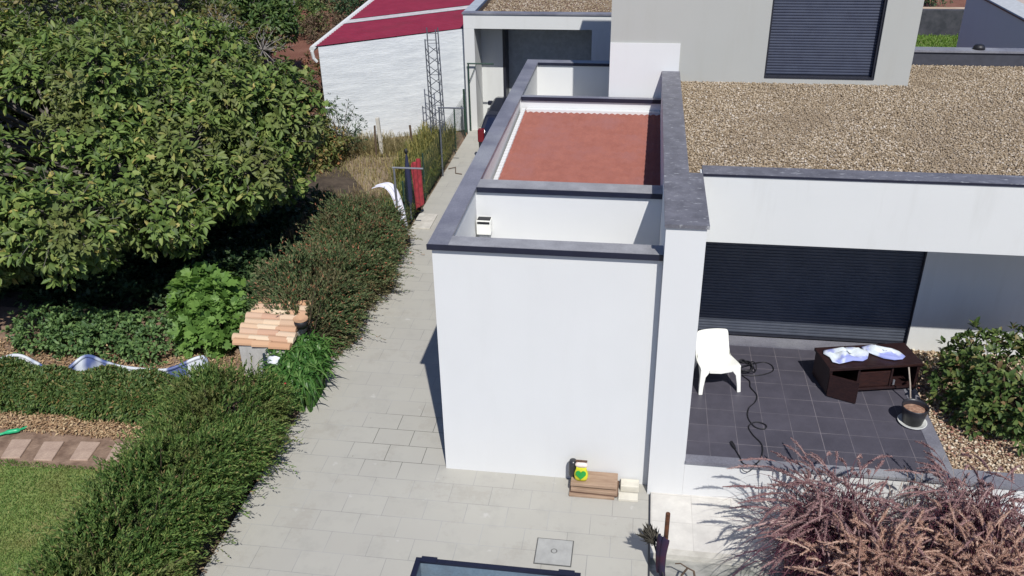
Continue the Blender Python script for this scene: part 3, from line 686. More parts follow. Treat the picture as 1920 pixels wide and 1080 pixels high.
# ------------------------------------------------------------------ things at the white wall
CARDB = mat_noise('brown_cardboard', (0.27, 0.18, 0.12), (0.37, 0.26, 0.18), 4, .9, .1, 40, stretch=(1, 6, 6))
CARDK = mat_noise('dark_cardboard', (0.09, 0.05, 0.035), (0.15, 0.09, 0.06), 4, .9, .1, 40)
bd = thing('cardboard_stack', 'stack of folded brown cardboard lying at the foot of the white wall', 'cardboard', (-.36, 8.96, 0))
zz = .0
for i, (dx0, dx1, dy0, dy1, h) in enumerate([(-.67, -.08, 8.80, 9.12, .035), (-.66, -.04, 8.83, 9.13, .02), (-.65, -.05, 8.84, 9.12, .045), (-.64, -.06, 8.88, 9.13, .022), (-.655, -.05, 8.86, 9.13, .05)]):
    o_ = MB().prism([(dx0, dy0 + .01 * (i % 2)), (dx1, dy0 - .01 * (i % 3)), (dx1 + .01 * (i % 2), dy1), (dx0, dy1)], zz, zz + h)
    o_.build('board', CARDK if i % 2 else CARDB, bd, bevel=.006); zz += h + .0015
bag = thing('seed_bag', 'upright yellow bag with a green heart on the cardboard stack', 'bag', (-.52, 9.0, zz))
YEL = mat_plain('yellow_film', (0.62, 0.60, 0.03), .4, var=.15); GRN = mat_plain('green_print', (0.02, 0.32, 0.05), .4)
PINK = mat_plain('pale_pink_film', (0.75, 0.62, 0.55), .5)
def pillow(x0, x1, y0, y1, z0, z1):
    vs = []; fs = []; nz = 8; nn = 14
    for i in range(nz):
        t_ = i / (nz - 1); z = z0 + (z1 - z0) * t_; sc = .8 + .3 * math.sin(math.pi * min(1, t_ * 1.25 + .05)) * (1 - .2 * t_); dsc = 1 - .75 * max(0, t_ - .6) / .4
        for k in range(nn):
            an = 2 * math.pi * k / nn; cx_ = (x0 + x1) / 2; cy_ = (y0 + y1) / 2
            ex = abs(math.cos(an)) ** .6 * (1 if math.cos(an) > 0 else -1); ey = abs(math.sin(an)) ** .6 * (1 if math.sin(an) > 0 else -1)
            vs.append((cx_ + ex * (x1 - x0) / 2 * sc, cy_ + ey * (y1 - y0) / 2 * sc * dsc, z))
    fs = [(i * nn + k, i * nn + (k + 1) % nn, (i + 1) * nn + (k + 1) % nn, (i + 1) * nn + k) for i in range(nz - 1) for k in range(nn)]
    fs += [tuple(range(nn))[::-1], tuple((nz - 1) * nn + k for k in range(nn))]
    return MB().add(vs, fs)
pillow(-.61, -.44, 8.90, 9.00, zz, zz + .22).build('body', YEL, bag, smooth=True)
pillow(-.60, -.45, 8.925, 8.99, zz + .205, zz + .285).build('top', PINK, bag, smooth=True)
MB().box(-.60, -.45, 8.94, 8.97, zz + .286, zz + .30).build('seal', CARDK, bag)
hp = []
for k in range(28):
    t_ = 2 * math.pi * k / 28
    hp.append((-.525 + .0042 * 16 * math.sin(t_) ** 3, zz + .125 + .0048 * (13 * math.cos(t_) - 5 * math.cos(2 * t_) - 2 * math.cos(3 * t_) - math.cos(4 * t_))))
MB().add([(x, 8.879, z) for x, z in hp] + [(x, 8.895, z) for x, z in hp], [tuple(range(28))] + [(i, (i + 1) % 28, 28 + (i + 1) % 28, 28 + i) for i in range(28)]).build('heart_print', GRN, bag)
jar = MB().lathe((-.64, 9.03, zz), [(0, 0), (.05, 0), (.055, .02), (.055, .2), (.045, .235), (0, .24)], 14).build('dark_bottle', mat_plain('dark_bottle', (.03, .03, .035), .3), base=(-.64, 9.03, zz), smooth=True)
tag(jar, 'dark round bottle half hidden behind the yellow bag', 'bottle')
CRM = mat_plain('cream_board', (0.60, 0.57, 0.48), .8, var=.06)
cs = thing('cream_boards', 'two cream blocks lying between the cardboard stack and the end wall', 'boards', (.1, 8.95, 0))
MB().box(-.03, .22, 8.80, 8.93, 0, .035).build('board', CRM, cs, bevel=.004)
MB().box(-.01, .23, 8.98, 9.13, 0, .10).build('board', CRM, cs, bevel=.01)

# ------------------------------------------------------------------ terrace things
ZT = 0.60
# chair: one moulded shell
chair = thing('garden_chair', 'white moulded plastic armless chair on the dark terrace tiles', 'chair', (1.30, 10.8, ZT))
def chair_shell():
    # profile (y forward->back, z) of the sitting surface, with half width; chair local, faces -y
    pf = [(-.245, .335, .275), (-.235, .375, .285), (-.20, .385, .29), (-.08, .365, .285), (.05, .345, .27), (.14, .345, .25), (.20, .40, .25), (.25, .52, .24), (.285, .64, .235), (.30, .70, .225), (.298, .715, .205)]
    nn = 11; vs = []
    for (y, z, hw) in pf:
        for k in range(nn):
            u = 2 * k / (nn - 1) - 1
            dz = .035 * abs(u) ** 2.5 if z < .39 else 0; dy = -.045 * abs(u) ** 2.2 if z > .38 else 0
            if y < -.22: dz = 0
            vs.append((u * hw, y + dy, z + dz))
    fs = [(i * nn + k, i * nn + k + 1, (i + 1) * nn + k + 1, (i + 1) * nn + k) for i in range(len(pf) - 1) for k in range(nn - 1)]
    return vs, fs
vs, fs = chair_shell()
def place(vs, c=(1.24, 10.80, ZT), rz=.24, s=1.0):
    ca, sa = math.cos(rz), math.sin(rz)
    return [(c[0] + s * (x * ca - y * sa), c[1] + s * (x * sa + y * ca), c[2] + s * z) for x, y, z in vs]
o = MB().add(place(vs), fs).build('seat_shell', WPLASTIC, chair, smooth=True)
sd = o.modifiers.new('s', 'SOLIDIFY'); sd.thickness = .02; sd.offset = -1
sb = o.modifiers.new('sub', 'SUBSURF'); sb.levels = 2; sb.render_levels = 2
def leg(sx, front):
    if front:
        q = [[(sx * .285, -.235, .38), (sx * .15, -.25, .36), (sx * .15, -.16, .36), (sx * .285, -.10, .38)],
             [(sx * .292, -.25, .27), (sx * .215, -.262, .27), (sx * .22, -.21, .27), (sx * .29, -.19, .27)],
             [(sx * .30, -.27, .12), (sx * .24, -.28, .12), (sx * .245, -.24, .12), (sx * .30, -.235, .12)],
             [(sx * .305, -.29, 0), (sx * .25, -.295, 0), (sx * .255, -.255, 0), (sx * .305, -.255, 0)]]
    else:
        q = [[(sx * .25, .02, .36), (sx * .15, .12, .345), (sx * .15, .22, .42), (sx * .225, .20, .46)],
             [(sx * .265, .14, .25), (sx * .205, .17, .25), (sx * .20, .25, .25), (sx * .255, .25, .25)],
             [(sx * .28, .25, 0), (sx * .23, .26, 0), (sx * .23, .30, 0), (sx * .28, .30, 0)]]
    vv = [p for r_ in q for p in r_]; ff = [(i * 4 + k, i * 4 + (k + 1) % 4, (i + 1) * 4 + (k + 1) % 4, (i + 1) * 4 + k) for i in range(len(q) - 1) for k in range(4)]
    ff.append(tuple((len(q) - 1) * 4 + k for k in range(4)))
    MB().add(place(vv), ff).build('leg', WPLASTIC, chair, bevel=.008)
for sx in (-1, 1): leg(sx, True); leg(sx, False)
apr = [(-.17, -.256, .372), (.17, -.256, .372), (.16, -.258, .335), (.0, -.262, .318), (-.16, -.258, .335)]
MB().add(place([(x, y, z) for x, y, z in apr] + [(x, y + .02, z) for x, y, z in apr]), [(0, 1, 2, 3, 4), (9, 8, 7, 6, 5), (0, 5, 6, 1), (1, 6, 7, 2), (2, 7, 8, 3), (3, 8, 9, 4), (4, 9, 5, 0)]).build('front_apron', WPLASTIC, chair)

# TV bench
tb = thing('low_cabinet', 'low dark brown wooden cabinet with open flap doors near the shutter', 'cabinet', (3.4, 11.1, ZT))
TL = np.array([2.78, 10.63]); TR = np.array([4.06, 10.92]); ex = unit((TR - TL)[None])[0]; ey = np.array([-ex[1], ex[0]])
def tp(u, v): q = TL + ex * u + ey * v; return (q[0], q[1])
LT, WT, HT = 1.31, .56, .46
def tbox(name, u0, u1, v0, v1, z0, z1, mat, parent=tb, bevel=.004):
    return MB().prism([tp(u0, v0), tp(u1, v0), tp(u1, v1), tp(u0, v1)], ZT + z0, ZT + z1).build(name, mat, parent, bevel=bevel)
tbox('top', -.02, LT, 0, WT, HT - .045, HT, WOODD)
tbox('side_panel', 0, .04, .02, WT - .02, .03, HT - .047, WOODD)
tbox('side_panel', LT - .06, LT - .02, .02, WT - .02, .03, HT - .047, WOODD)
tbox('bottom', .042, LT - .062, .02, WT - .02, .05, .08, WOODD)
tbox('divider', .42, .45, .04, WT - .04, .082, HT - .047, WOODD)
tbox('divider', .90, .93, .04, WT - .04, .082, HT - .047, WOODD)
tbox('back_panel', .042, LT - .062, WT - .06, WT - .04, .082, HT - .047, WOODD)
dr = tbox('drawer_front', .455, .895, .05, .07, .09, .33, WOODR)
tbox('edge_wear', .55, LT - .05, -.004, -.001, HT - .03, HT - .012, WOODR)
q0 = tp(.0, .0); q1 = (q0[0] + .36, q0[1] - .15)
dd = np.array(q1) - np.array(q0); dnn = unit(np.array([[-dd[1], dd[0]]]))[0] * .012
MB().prism([tuple(np.array(q0) - dnn), tuple(np.array(q1) - dnn), tuple(np.array(q1) + dnn), tuple(np.array(q0) + dnn)], ZT + .02, ZT + .36).build('flap_door', WOODD, tb)
for (u, v) in ((.03, .04), (LT - .05, .04), (.03, WT - .04), (LT - .05, WT - .04)):
    q = tp(u, v); MB().tube([(q[0], q[1], ZT), (q[0], q[1], ZT + .05)], .02, 8).build('foot', BLACK, tb)
q = tp(.96, .06); MB().box(q[0] - .012, q[0] + .012, q[1] - .05, q[1] - .03, ZT + .12, ZT + .20).build('hinge', METAL, tb)
# sheet on the cabinet
def blob_cloth(name, label, outline, z, mat, seed, sub=None):
    rr = np.random.default_rng(seed); c = np.mean(outline, 0); vs = []; fs = []; n_ = len(outline); rings = 7
    for i in range(rings + 1):
        t_ = i / rings
        for j in range(n_):
            p_ = c + (np.array(outline[j]) - c) * t_
            q_ = p_[0] * 9 + p_[1] * 13
            vs.append((p_[0], p_[1], z + .012 + (.045 * (math.sin(q_ * 2.2) * math.cos(p_[1] * 21 + seed) + .5 * math.sin(p_[0] * 31 + seed)) + .03) * (1 - t_ ** 4) + rr.normal(0, .003)))
    fs = [(i * n_ + j, i * n_ + (j + 1) % n_, (i + 1) * n_ + (j + 1) % n_, (i + 1) * n_ + j) for i in range(1, rings) for j in range(n_)] + [(0, n_ + j, n_ + (j + 1) % n_) for j in range(n_)]
    o = MB().add(vs, fs).build(name, mat, base=(c[0], c[1], z), smooth=True)
    sd = o.modifiers.new('s', 'SOLIDIFY'); sd.thickness = .008
    return tag(o, label, 'cloth') if label else o
def mat_sheet():
    m, t, p = new_mat('white_and_lavender_fabric'); v = coords(t)
    x = N(t, 'ShaderNodeSeparateXYZ'); t.links.new(v, x.inputs[0])
    col = ramp(t, noise(t, v, 2.6, 3), [(0.44, (0.62, 0.68, 0.72)), (0.50, (0.55, 0.60, 0.72)), (0.56, (0.28, 0.32, 0.62))])
    t.links.new(col, p.inputs['Base Color']); p.inputs['Roughness'].default_value = .9; return m
SHEET = mat_sheet()
BED = mat_plain('white_blue_fabric', (0.60, 0.66, 0.70), .9, var=.1); LAV = mat_plain('lavender_fabric', (0.30, 0.33, 0.66), .9, var=.2)
zt2 = ZT + HT + .002
blob_cloth('bed_sheet', 'crumpled white bed sheet with lavender corner on the left of the cabinet top', [tp(.06, .44), tp(.03, .36), tp(.08, .26), tp(.07, .14), tp(.14, .08), tp(.22, .10), tp(.36, .14), tp(.50, .13), tp(.58, .17), tp(.66, .30), tp(.68, .40), tp(.55, .47), tp(.42, .50), tp(.30, .44), tp(.16, .47)], zt2, SHEET, 3)
blob_cloth('folded_fabric', 'crumpled lavender and white fabric on the right of the cabinet top', [tp(.62, .47), tp(.64, .36), tp(.72, .26), tp(.82, .16), tp(.94, .10), tp(1.06, .11), tp(1.13, .17), tp(1.12, .28), tp(1.04, .36), tp(.95, .42), tp(.88, .47), tp(.76, .50)], zt2, SHEET, 8)
# pot
pot = thing('plant_pot', 'round black plant pot with dry soil on a white saucer at the terrace edge', 'plant pot', (3.80, 10.14, ZT))
MB().lathe((3.80, 10.14, ZT), [(0, .02), (.125, .02), (.165, .24), (.172, .26), (.172, .275), (.160, .275), (.155, .24), (.15, .20)], 28).build('pot', mat_plain('black_pot', (.022, .022, .028), .4), pot, smooth=True)
MB().lathe((3.80, 10.14, ZT), [(0, .205), (.06, .215), (.11, .205), (.152, .20)], 28).build('soil', mat_noise('dry_soil', (0.17, 0.08, 0.05), (0.42, 0.27, 0.19), 14, .95, 1, 60), pot)
MB().lathe((3.80, 10.14, ZT), [(0, .004), (.16, .004), (.18, .02), (.186, .035), (.178, .035), (.165, .018), (0, .012)], 28).build('saucer', mat_plain('white_saucer', (.62, .63, .60), .5), pot, smooth=True)
tag(MB().tube([(3.88, 10.55, ZT + .02), (3.84, 10.62, ZT + .30), (3.80, 10.70, ZT + .52)], .010, 6).build('broken_stick', mat_plain('pale_stick', (.40, .34, .28), .8), base=(3.86, 10.6, ZT)), 'thin pale stick leaning on the cabinet behind the plant pot', 'stick')
tag(MB().lathe((3.97, 10.45, ZT), [(0, .10), (.05, .095), (.07, .04), (.06, 0), (0, 0)], 12).build('crumpled_wrap', mat_plain('blue_white_wrap', (.42, .47, .55), .4), base=(3.97, 10.45, ZT), smooth=True), 'small crumpled pale wrapper behind the plant pot', 'wrapper')
# cable
cab = thing('extension_cord', 'black extension cord coiled by the chair and trailing over the terrace edge', 'cord', (1.65, 10.3, ZT))
def smooth_path(P, n_=8):
    P = [np.array(p, float) for p in P]; out = []
    for i in range(len(P) - 1):
        p0 = P[max(i - 1, 0)]; p1 = P[i]; p2 = P[i + 1]; p3 = P[min(i + 2, len(P) - 1)]
        for k in range(n_):
            t_ = k / n_; out.append(.5 * ((2 * p1) + (-p0 + p2) * t_ + (2 * p0 - 5 * p1 + 4 * p2 - p3) * t_ ** 2 + (-p0 + 3 * p1 - 3 * p2 + p3) * t_ ** 3))
    out.append(P[-1]); return out
c0 = (1.73, 11.22); pts = []
for k in range(70):
    an = k * .42; rr_ = .10 + .035 * math.sin(k * .37) + .0006 * k
    pts.append((c0[0] + rr_ * math.cos(an) * 1.05, c0[1] + rr_ * math.sin(an) * 1.15, ZT + .015 + .0012 * k * abs(math.sin(k * .7))))
pts += [(1.95, 11.40, ZT + .012), (2.10, 11.36, ZT + .012), (2.12, 11.20, ZT + .012), (1.98, 11.08, ZT + .012), (1.80, 11.02, ZT + .012), (1.66, 11.02, ZT + .012), (1.75, 10.88, ZT + .012), (1.75, 10.72, ZT + .012), (1.82, 10.53, ZT + .012), (1.78, 10.36, ZT + .012), (1.68, 10.20, ZT + .012), (1.65, 9.98, ZT + .012), (1.72, 9.78, ZT + .012), (1.84, 9.74, ZT + .018), (1.87, 9.83, ZT + .018), (1.75, 9.88, ZT + .022), (1.64, 9.78, ZT + .012), (1.68, 9.60, ZT + .012), (1.77, 9.42, ZT + .012), (1.76, 9.22, ZT + .014), (1.70, 9.05, ZT + .016), (1.60, 8.955, ZT + .012), (1.50, 8.99, ZT + .014), (1.47, 9.12, ZT + .014), (1.42, 9.28, ZT + .014)]
MB().tube(smooth_path(pts, 5), .0085, 6).build('cable', BLACK, cab, smooth=True)
MB().tube([(1.425, 9.27, ZT + .02), (1.405, 9.33, ZT + .022), (1.385, 9.40, ZT + .022)], [.014, .024, .020], 8).build('plug', BLACK, cab)
MB().tube(smooth_path([(1.69, 9.04, ZT + .012), (1.62, 8.945, ZT - .02), (1.56, 8.93, ZT - .07), (1.49, 8.945, ZT - .045), (1.48, 9.03, ZT + .012)], 6), .006, 6).build('loop', BLACK, cab, smooth=True)

# ------------------------------------------------------------------ gate post group in the foreground
gp = thing('gate_post', 'slim dark post with rust brown cap at the porch corner', 'post', (.53, 7.55, 0))
MB().tube([(.53, 7.55, -.05), (.53, 7.55, .55)], .022, 8).build('pole', mat_plain('teal_metal', (.03, .09, .09), .5), gp)
MB().tube([(.53, 7.55, .55), (.53, 7.55, .98)], .026, 8).build('cap', mat_noise('rusty_cap', (.05, .025, .015), (.14, .05, .02), 20, .7, .3, 60), gp)
ribbon([(.50, 7.53, .66), (.48, 7.51, .52), (.47, 7.50, .38), (.48, 7.49, .22), (.50, 7.49, .10)], (.10, -.08, 0), mat_noise('dark_blue_maroon_cloth', (.012, .016, .045), (.05, .012, .025), 6, .9, .2, 30), 'dark_cloth', 'dark blue and maroon rag hanging on the slim post', 'cloth', .02, 2, .03)
tl = thing('broom', 'old dark broom leaning at the joint beside the slim post', 'broom', (.40, 7.5, 0))
MB().tube([(.60, 7.30, 0), (.40, 7.66, .45)], .012, 6).build('handle', BLACK, tl)
pB = []; n_ = 260
P0 = np.tile(np.array([[.40, 7.66, .45]]), (n_, 1)) + R.normal(0, .022, (n_, 3)); D0 = np.tile(np.array([[-.45, .6, .35]]), (n_, 1)) + R.normal(0, .28, (n_, 3))
V, F = leaves(P0, D0, rdir(n_), R.uniform(.10, .2, n_), np.full(n_, .012), T_SMALL)
np_build('bristles', V, F, mat_leaf('dark_bristle', [(0, (.03, .028, .022)), (1, (.10, .09, .07))], 0, .9), tl)
tw = MB().tube([(.70, 7.45, -.05), (.74, 7.5, .12), (.80, 7.52, .22), (.87, 7.5, .20), (.90, 7.44, .06)], .013, 6).tube([(.80, 7.52, .22), (.72, 7.55, .25), (.66, 7.56, .23)], .008, 5)
tag(tw.build('dry_branch', TWIG, base=(.8, 7.5, 0)), 'short dark crooked branch on the ground beside the slim post', 'branch')
tag(MB().box(.362, .383, -6, 8.96, -.08, .012).build('joint_strip', FRAME), kind='structure')

# ------------------------------------------------------------------ garden oven / tiled planter
gd = thing('tiled_stone_box', 'small rendered garden box roofed with stacked terracotta tiles', 'garden box', (-5.75, 11.5, 0))
gx0, gx1, gy0, gy1 = -6.08, -5.28, 10.98, 12.15
MB().box(gx0, gx1, gy0, gy1, -.05, .60).build('wall', mat_noise('rough_grey_render', (.38, .37, .35), (.54, .53, .50), 4, .9, .4, 30, stretch=(1, 1, .4)), gd)
TCL = mat_leaf('old_terracotta', [(0, (.42, .24, .15)), (.4, (.52, .34, .22)), (.75, (.58, .43, .29)), (1, (.62, .50, .36))], 0, .85)
TCLB = mat_leaf('pale_terracotta', [(0, (.58, .45, .32)), (1, (.46, .28, .19))], 0, .85)
TCLC = mat_leaf('brown_terracotta', [(0, (.45, .30, .20)), (1, (.60, .46, .32))], 0, .85)
TCL2 = mat_leaf('orange_terracotta', [(0, (.46, .26, .15)), (1, (.52, .33, .20))], 0, .85)
rr_ = random.Random(5)
for i in range(9):
    yy = gy0 - .02 + i * .135; m_ = MB(); x = gx0 - .10 - .12 * rr_.random() * (i % 2) + .02 * rr_.random()
    while x < gx1 + .02:
        ln = min(.30 + .05 * rr_.random(), gx1 + .06 - x)
        if ln < .1: break
        vs = []; seg = 7; zc = .60 + .018 * i + rr_.uniform(-.008, .012); ra = .078; rb = .070
        for xx, r_ in ((x, ra), (x + ln, rb)):
            for k in range(seg + 1):
                an = math.pi * k / seg; vs.append((xx, yy + .05 - r_ * math.cos(an), zc + r_ * math.sin(an)))
        b_ = len(m_.v)
        tl_ = rr_.uniform(-.03, .03); dyy = rr_.uniform(-.012, .012)
        vs = [(vx, vy + dyy + tl_ * (vx - x), vz + abs(tl_) * .3 * (vx - x)) for vx, vy, vz in vs]
        m_.add(vs, [(k, k + 1, seg + 1 + k + 1, seg + 1 + k) for k in range(seg)] + [tuple(range(seg + 1)), tuple(range(seg + 1, 2 * seg + 2))[::-1]])
        x += ln * .93
    m_.build('tile_row', [TCL2, TCL, TCLB, TCL, TCLC, TCLB, TCL, TCLB, TCL2][i], gd)
fp = thing('flower_pot', 'small dark flower pot with orange rim on the tiled garden box', 'flower pot', (-5.22, 11.45, .72))
MB().lathe((-5.20, 11.45, .70), [(0, 0), (.08, 0), (.115, .15), (.10, .15), (.09, .12)], 16).build('pot', BLACK, fp, smooth=True)
MB().lathe((-5.20, 11.45, .70), [(.09, .152), (.12, .152), (.12, .168), (.0, .135)], 16).build('rim', TCL2, fp)
# hose reel
hr = thing('hose_reel', 'white garden hose coiled on a dark metal holder by the garden box', 'hose', (-5.50, 10.75, 0))
MB().tube([(-5.60, 10.80, 0), (-5.56, 10.74, .62)], .022, 6).tube([(-5.40, 10.78, 0), (-5.44, 10.74, .55)], .022, 6).tube([(-5.70, 10.76, .32), (-5.30, 10.74, .36)], .02, 6).tube([(-5.58, 10.74, .48), (-5.40, 10.74, .60)], .02, 6).build('holder', mat_plain('dark_slate_metal', (.03, .045, .06), .5), hr)
m_ = MB()
for k in range(6):
    P_ = [(-5.40 + (.085 + .012 * k) * math.cos(t_), 10.70 + .018 * k - .10 * math.sin(t_) * .6, .44 + (.085 + .012 * k) * math.sin(t_)) for t_ in np.linspace(0, 2 * math.pi, 20)]
    m_.tube(P_, .015, 6, False)
m_.build('hose', mat_plain('white_hose', (.62, .64, .68), .4), hr, smooth=True)
m_ = MB()
for k in range(5): m_.tube([(-5.66 - .015 * k, 10.70 + .02 * k, .15), (-5.64, 10.68 + .02 * k, .32 + .02 * k), (-5.55, 10.68, .42)], .012, 5)
m_.build('hose_loop', mat_plain('white_hose_b', (.55, .57, .6), .4), hr)

# blue pool edge / pipe
pe = thing('blue_tarp_edge', 'sagging blue and white tarpaulin edge along a pipe behind the low hedge', 'tarpaulin', (-8.3, 10.7, 0))
PTS = [(-10.2, 10.30, .26), (-9.75, 10.58, .38), (-9.3, 10.48, .33), (-8.95, 10.36, .24), (-8.8, 10.38, .25), (-8.55, 10.66, .40), (-8.2, 10.60, .36), (-7.9, 10.58, .30), (-7.4, 10.58, .28), (-7.1, 10.62, .30), (-6.75, 10.86, .38), (-6.62, 10.86, .36), (-6.56, 10.80, .16)]
SP = smooth_path(PTS, 6)
def mat_tarp():
    m, t, p = new_mat('blue_white_tarp'); v = coords(t, (1, .1, .1))
    col = ramp(t, noise(t, v, 1.9, 2), [(0.44, (0.07, 0.10, 0.24)), (0.48, (0.50, 0.54, 0.60)), (0.60, (0.60, 0.62, 0.64))])
    t.links.new(col, p.inputs['Base Color']); p.inputs['Roughness'].default_value = .5; return m
TARP = mat_tarp()
MB().tube(SP, .030, 7).build('pipe', TARP, pe, smooth=True)
vs = []
for i, p_ in enumerate(SP): vs += [tuple(p_), (p_[0], p_[1] - .05 - .03 * math.sin(i * .9), p_[2] - .13), (p_[0] + .02, p_[1] - .06, max(.0, p_[2] - .34))]
fs = [(3 * i + k, 3 * i + k + 1, 3 * i + 4 + k, 3 * i + 3 + k) for i in range(len(SP) - 1) for k in (0, 1)]
MB().add(vs, fs).build('tarpaulin', TARP, pe, smooth=True)
tag(MB().tube(smooth_path([(-9.1, 8.98, .03), (-8.9, 9.1, .05), (-8.78, 9.16, .05), (-8.72, 9.28, .03)], 5), [.02] * 5 + [.034] * 6 + [.018] * 5, 8).build('hose_nozzle', mat_plain('bright_green_plastic', (.02, .38, .16), .4), base=(-8.9, 9.1, 0), smooth=True), 'bright green plastic watering nozzle on the soil at the left edge', 'nozzle')

# ------------------------------------------------------------------ VEGETATION
def big_tree(name, label, base, C, Rad, nb, tips_per, k, L, Wd, tmpl, mats, br_r=0.9, rb=(0.8, 1.3), twigs=0.25, seed=1, limbs=True, bark=BARK, group=None, shell=(0.5, .9), droop=.25, blobs=None, flat=.8, zmin=-.75):
    t_ = thing(name, label, 'tree' if 'tree' in name else 'shrub', base, group)
    C = np.array(C, float); Rad = np.array(Rad, float)
    if blobs is None:
        zz_ = zmin + (1 - zmin) * (np.arange(nb) + .5) / nb; ph_ = np.arange(nb) * 2.39996
        d = np.stack([np.sqrt(1 - zz_ ** 2) * np.cos(ph_), np.sqrt(1 - zz_ ** 2) * np.sin(ph_), zz_], 1); d = unit(d + R.normal(0, .09, d.shape))
        bc = C + d * Rad * R.uniform(shell[0], shell[1], nb)[:, None]
    else: bc = np.array(blobs, float); nb = len(bc)
    br_ = R.uniform(rb[0], rb[1], nb)
    T = []; O = []
    for i in range(nb):
        n_ = int(tips_per * (br_[i] / np.mean(rb)) ** 2)
        dd = unit(rdir(n_) + .45 * unit((bc[i] - C)[None]) + np.array([0, -.10, .35]))
        P = bc[i] + dd * br_[i] * R.uniform(.55, 1.05, n_)[:, None] * np.array([1, 1, flat])
        T.append(P); O.append(dd + np.array([0, 0, .35]))
    T = np.concatenate(T); O = np.concatenate(O)
    ok = T[:, 2] > 0.12; T = T[ok]; O = O[ok]
    if tmpl is T_FIG:           # mostly long pointed leaves, some lobed ones
        hm = R.random(len(T)) < .72
        V, F = cat([rosettes(T[hm], O[hm], k, L * 1.12, Wd * .62, T_OVAL, droop=droop), rosettes(T[~hm], O[~hm], max(4, k - 3), L * .95, Wd * .95, tmpl, droop=droop)])
    else:
        V, F = rosettes(T, O, k, L, Wd, tmpl, droop=droop)
    np_build('crown', V, F, mats, t_)
    tr = MB(); b = np.array(base, float); fork = b + (C - b) * np.array([.3, .3, .35]); fork[2] = max(fork[2], .5)
    tr.tube(smooth_path([b + np.array([0, 0, -.1]), b + np.array([.05, 0, .3 * fork[2]]), fork], 4), np.linspace(.20, .15, 9) * br_r, 9)
    tw_ = MB()
    for i in range(nb):
        mid = (fork + bc[i]) / 2 + R.normal(0, .2, 3); p = smooth_path([fork, mid, bc[i]], 5)
        tr.tube(p, np.linspace(.085, .03, len(p)) * br_r, 6)
    sel = R.random(len(T)) < twigs
    idx = np.where(sel)[0]
    for j in idx:
        i = int(np.argmin(np.linalg.norm(bc - T[j], axis=1))); m_ = bc[i] * .35 + T[j] * .65 + R.normal(0, .06, 3)
        tw_.tube([bc[i], m_, T[j] + unit(O[j][None])[0] * .16], [.018 * br_r, .012 * br_r, .005 * br_r], 4, False)
    tr.build('trunk', bark, t_, smooth=True)
    tw_.build('branches', bark, t_)
    return t_
FIG = mat_leaf('fig_leaf', [(0, (.055, .09, .022)), (.4, (.095, .155, .034)), (.75, (.15, .215, .05)), (.93, (.22, .265, .07)), (1, (.36, .30, .09))], .17, .55, patch=(.14, .15, .05), pscale=.8, spec=.3)
FIGB = mat_leaf('browning_leaf', [(0, (.07, .10, .025)), (.4, (.12, .145, .04)), (.7, (.19, .185, .06)), (.9, (.25, .18, .07)), (1, (.32, .15, .06))], .25, .5)
BUSHG = mat_leaf('bush_leaf', [(0, (.045, .08, .025)), (.5, (.09, .14, .04)), (.85, (.15, .20, .055)), (1, (.24, .23, .08))], .25, .5)
DARKG = mat_leaf('dark_leaf', [(0, (.015, .04, .02)), (.6, (.035, .075, .03)), (1, (.07, .12, .04))], .2, .5)
big_tree('fig_tree', 'huge spreading fig tree with large green leaves over the left garden', (-10.3, 16.8, 0), (-11.55, 14.9, 2.45), (5.0, 3.9, 1.85), 112, 105, 9, .15, .105, T_FIG, FIG, .7, (.62, 1.05), .40, shell=(.76, 1.02), zmin=-.80, droop=.35, bark=BARKD)
big_tree('walnut_tree', 'thinning tree with browning leaves and bare grey twigs behind the fig tree', (-11.4, 21.6, 0), (-11.5, 21.2, 1.9), (2.7, 2.5, 1.8), 24, 34, 5, .14, .075, T_OVAL, FIGB, .9, (.5, .9), 1.0)
big_tree('fruit_tree', 'dense leafy tree with yellowish leaves at the far left behind the fig tree', (-15.6, 22.5, 0), (-15.6, 22.2, 2.6), (4.8, 3.6, 2.5), 50, 80, 7, .15, .09, T_OVAL, mat_leaf('yellow_green_leaf', [(0, (.05, .08, .025)), (.45, (.10, .13, .035)), (.8, (.16, .19, .05)), (1, (.28, .24, .07))], .3, .5, patch=(.17, .13, .05), pscale=.9), .9, (.6, 1.0), .6)
big_tree('loquat_tree', 'bright green round tree at the top left before the white farmhouse', (-15.2, 29.5, 0), (-15.2, 29.2, 1.9), (3.6, 2.4, 1.9), 30, 80, 8, .2, .09, T_OVAL, mat_leaf('bright_leaf', [(0, (.04, .08, .02)), (.5, (.07, .125, .035)), (1, (.14, .19, .055))], .3, .45), .9, (.5, .95), .3)
big_tree('orchard_tree', 'tree with green crown at the top left corner of the photo', (-23.5, 30.5, 0), (-23.5, 30.5, 2.0), (5.0, 3.2, 1.9), 32, 80, 7, .2, .10, T_OVAL, BUSHG, .9, (.6, 1.1), .4)
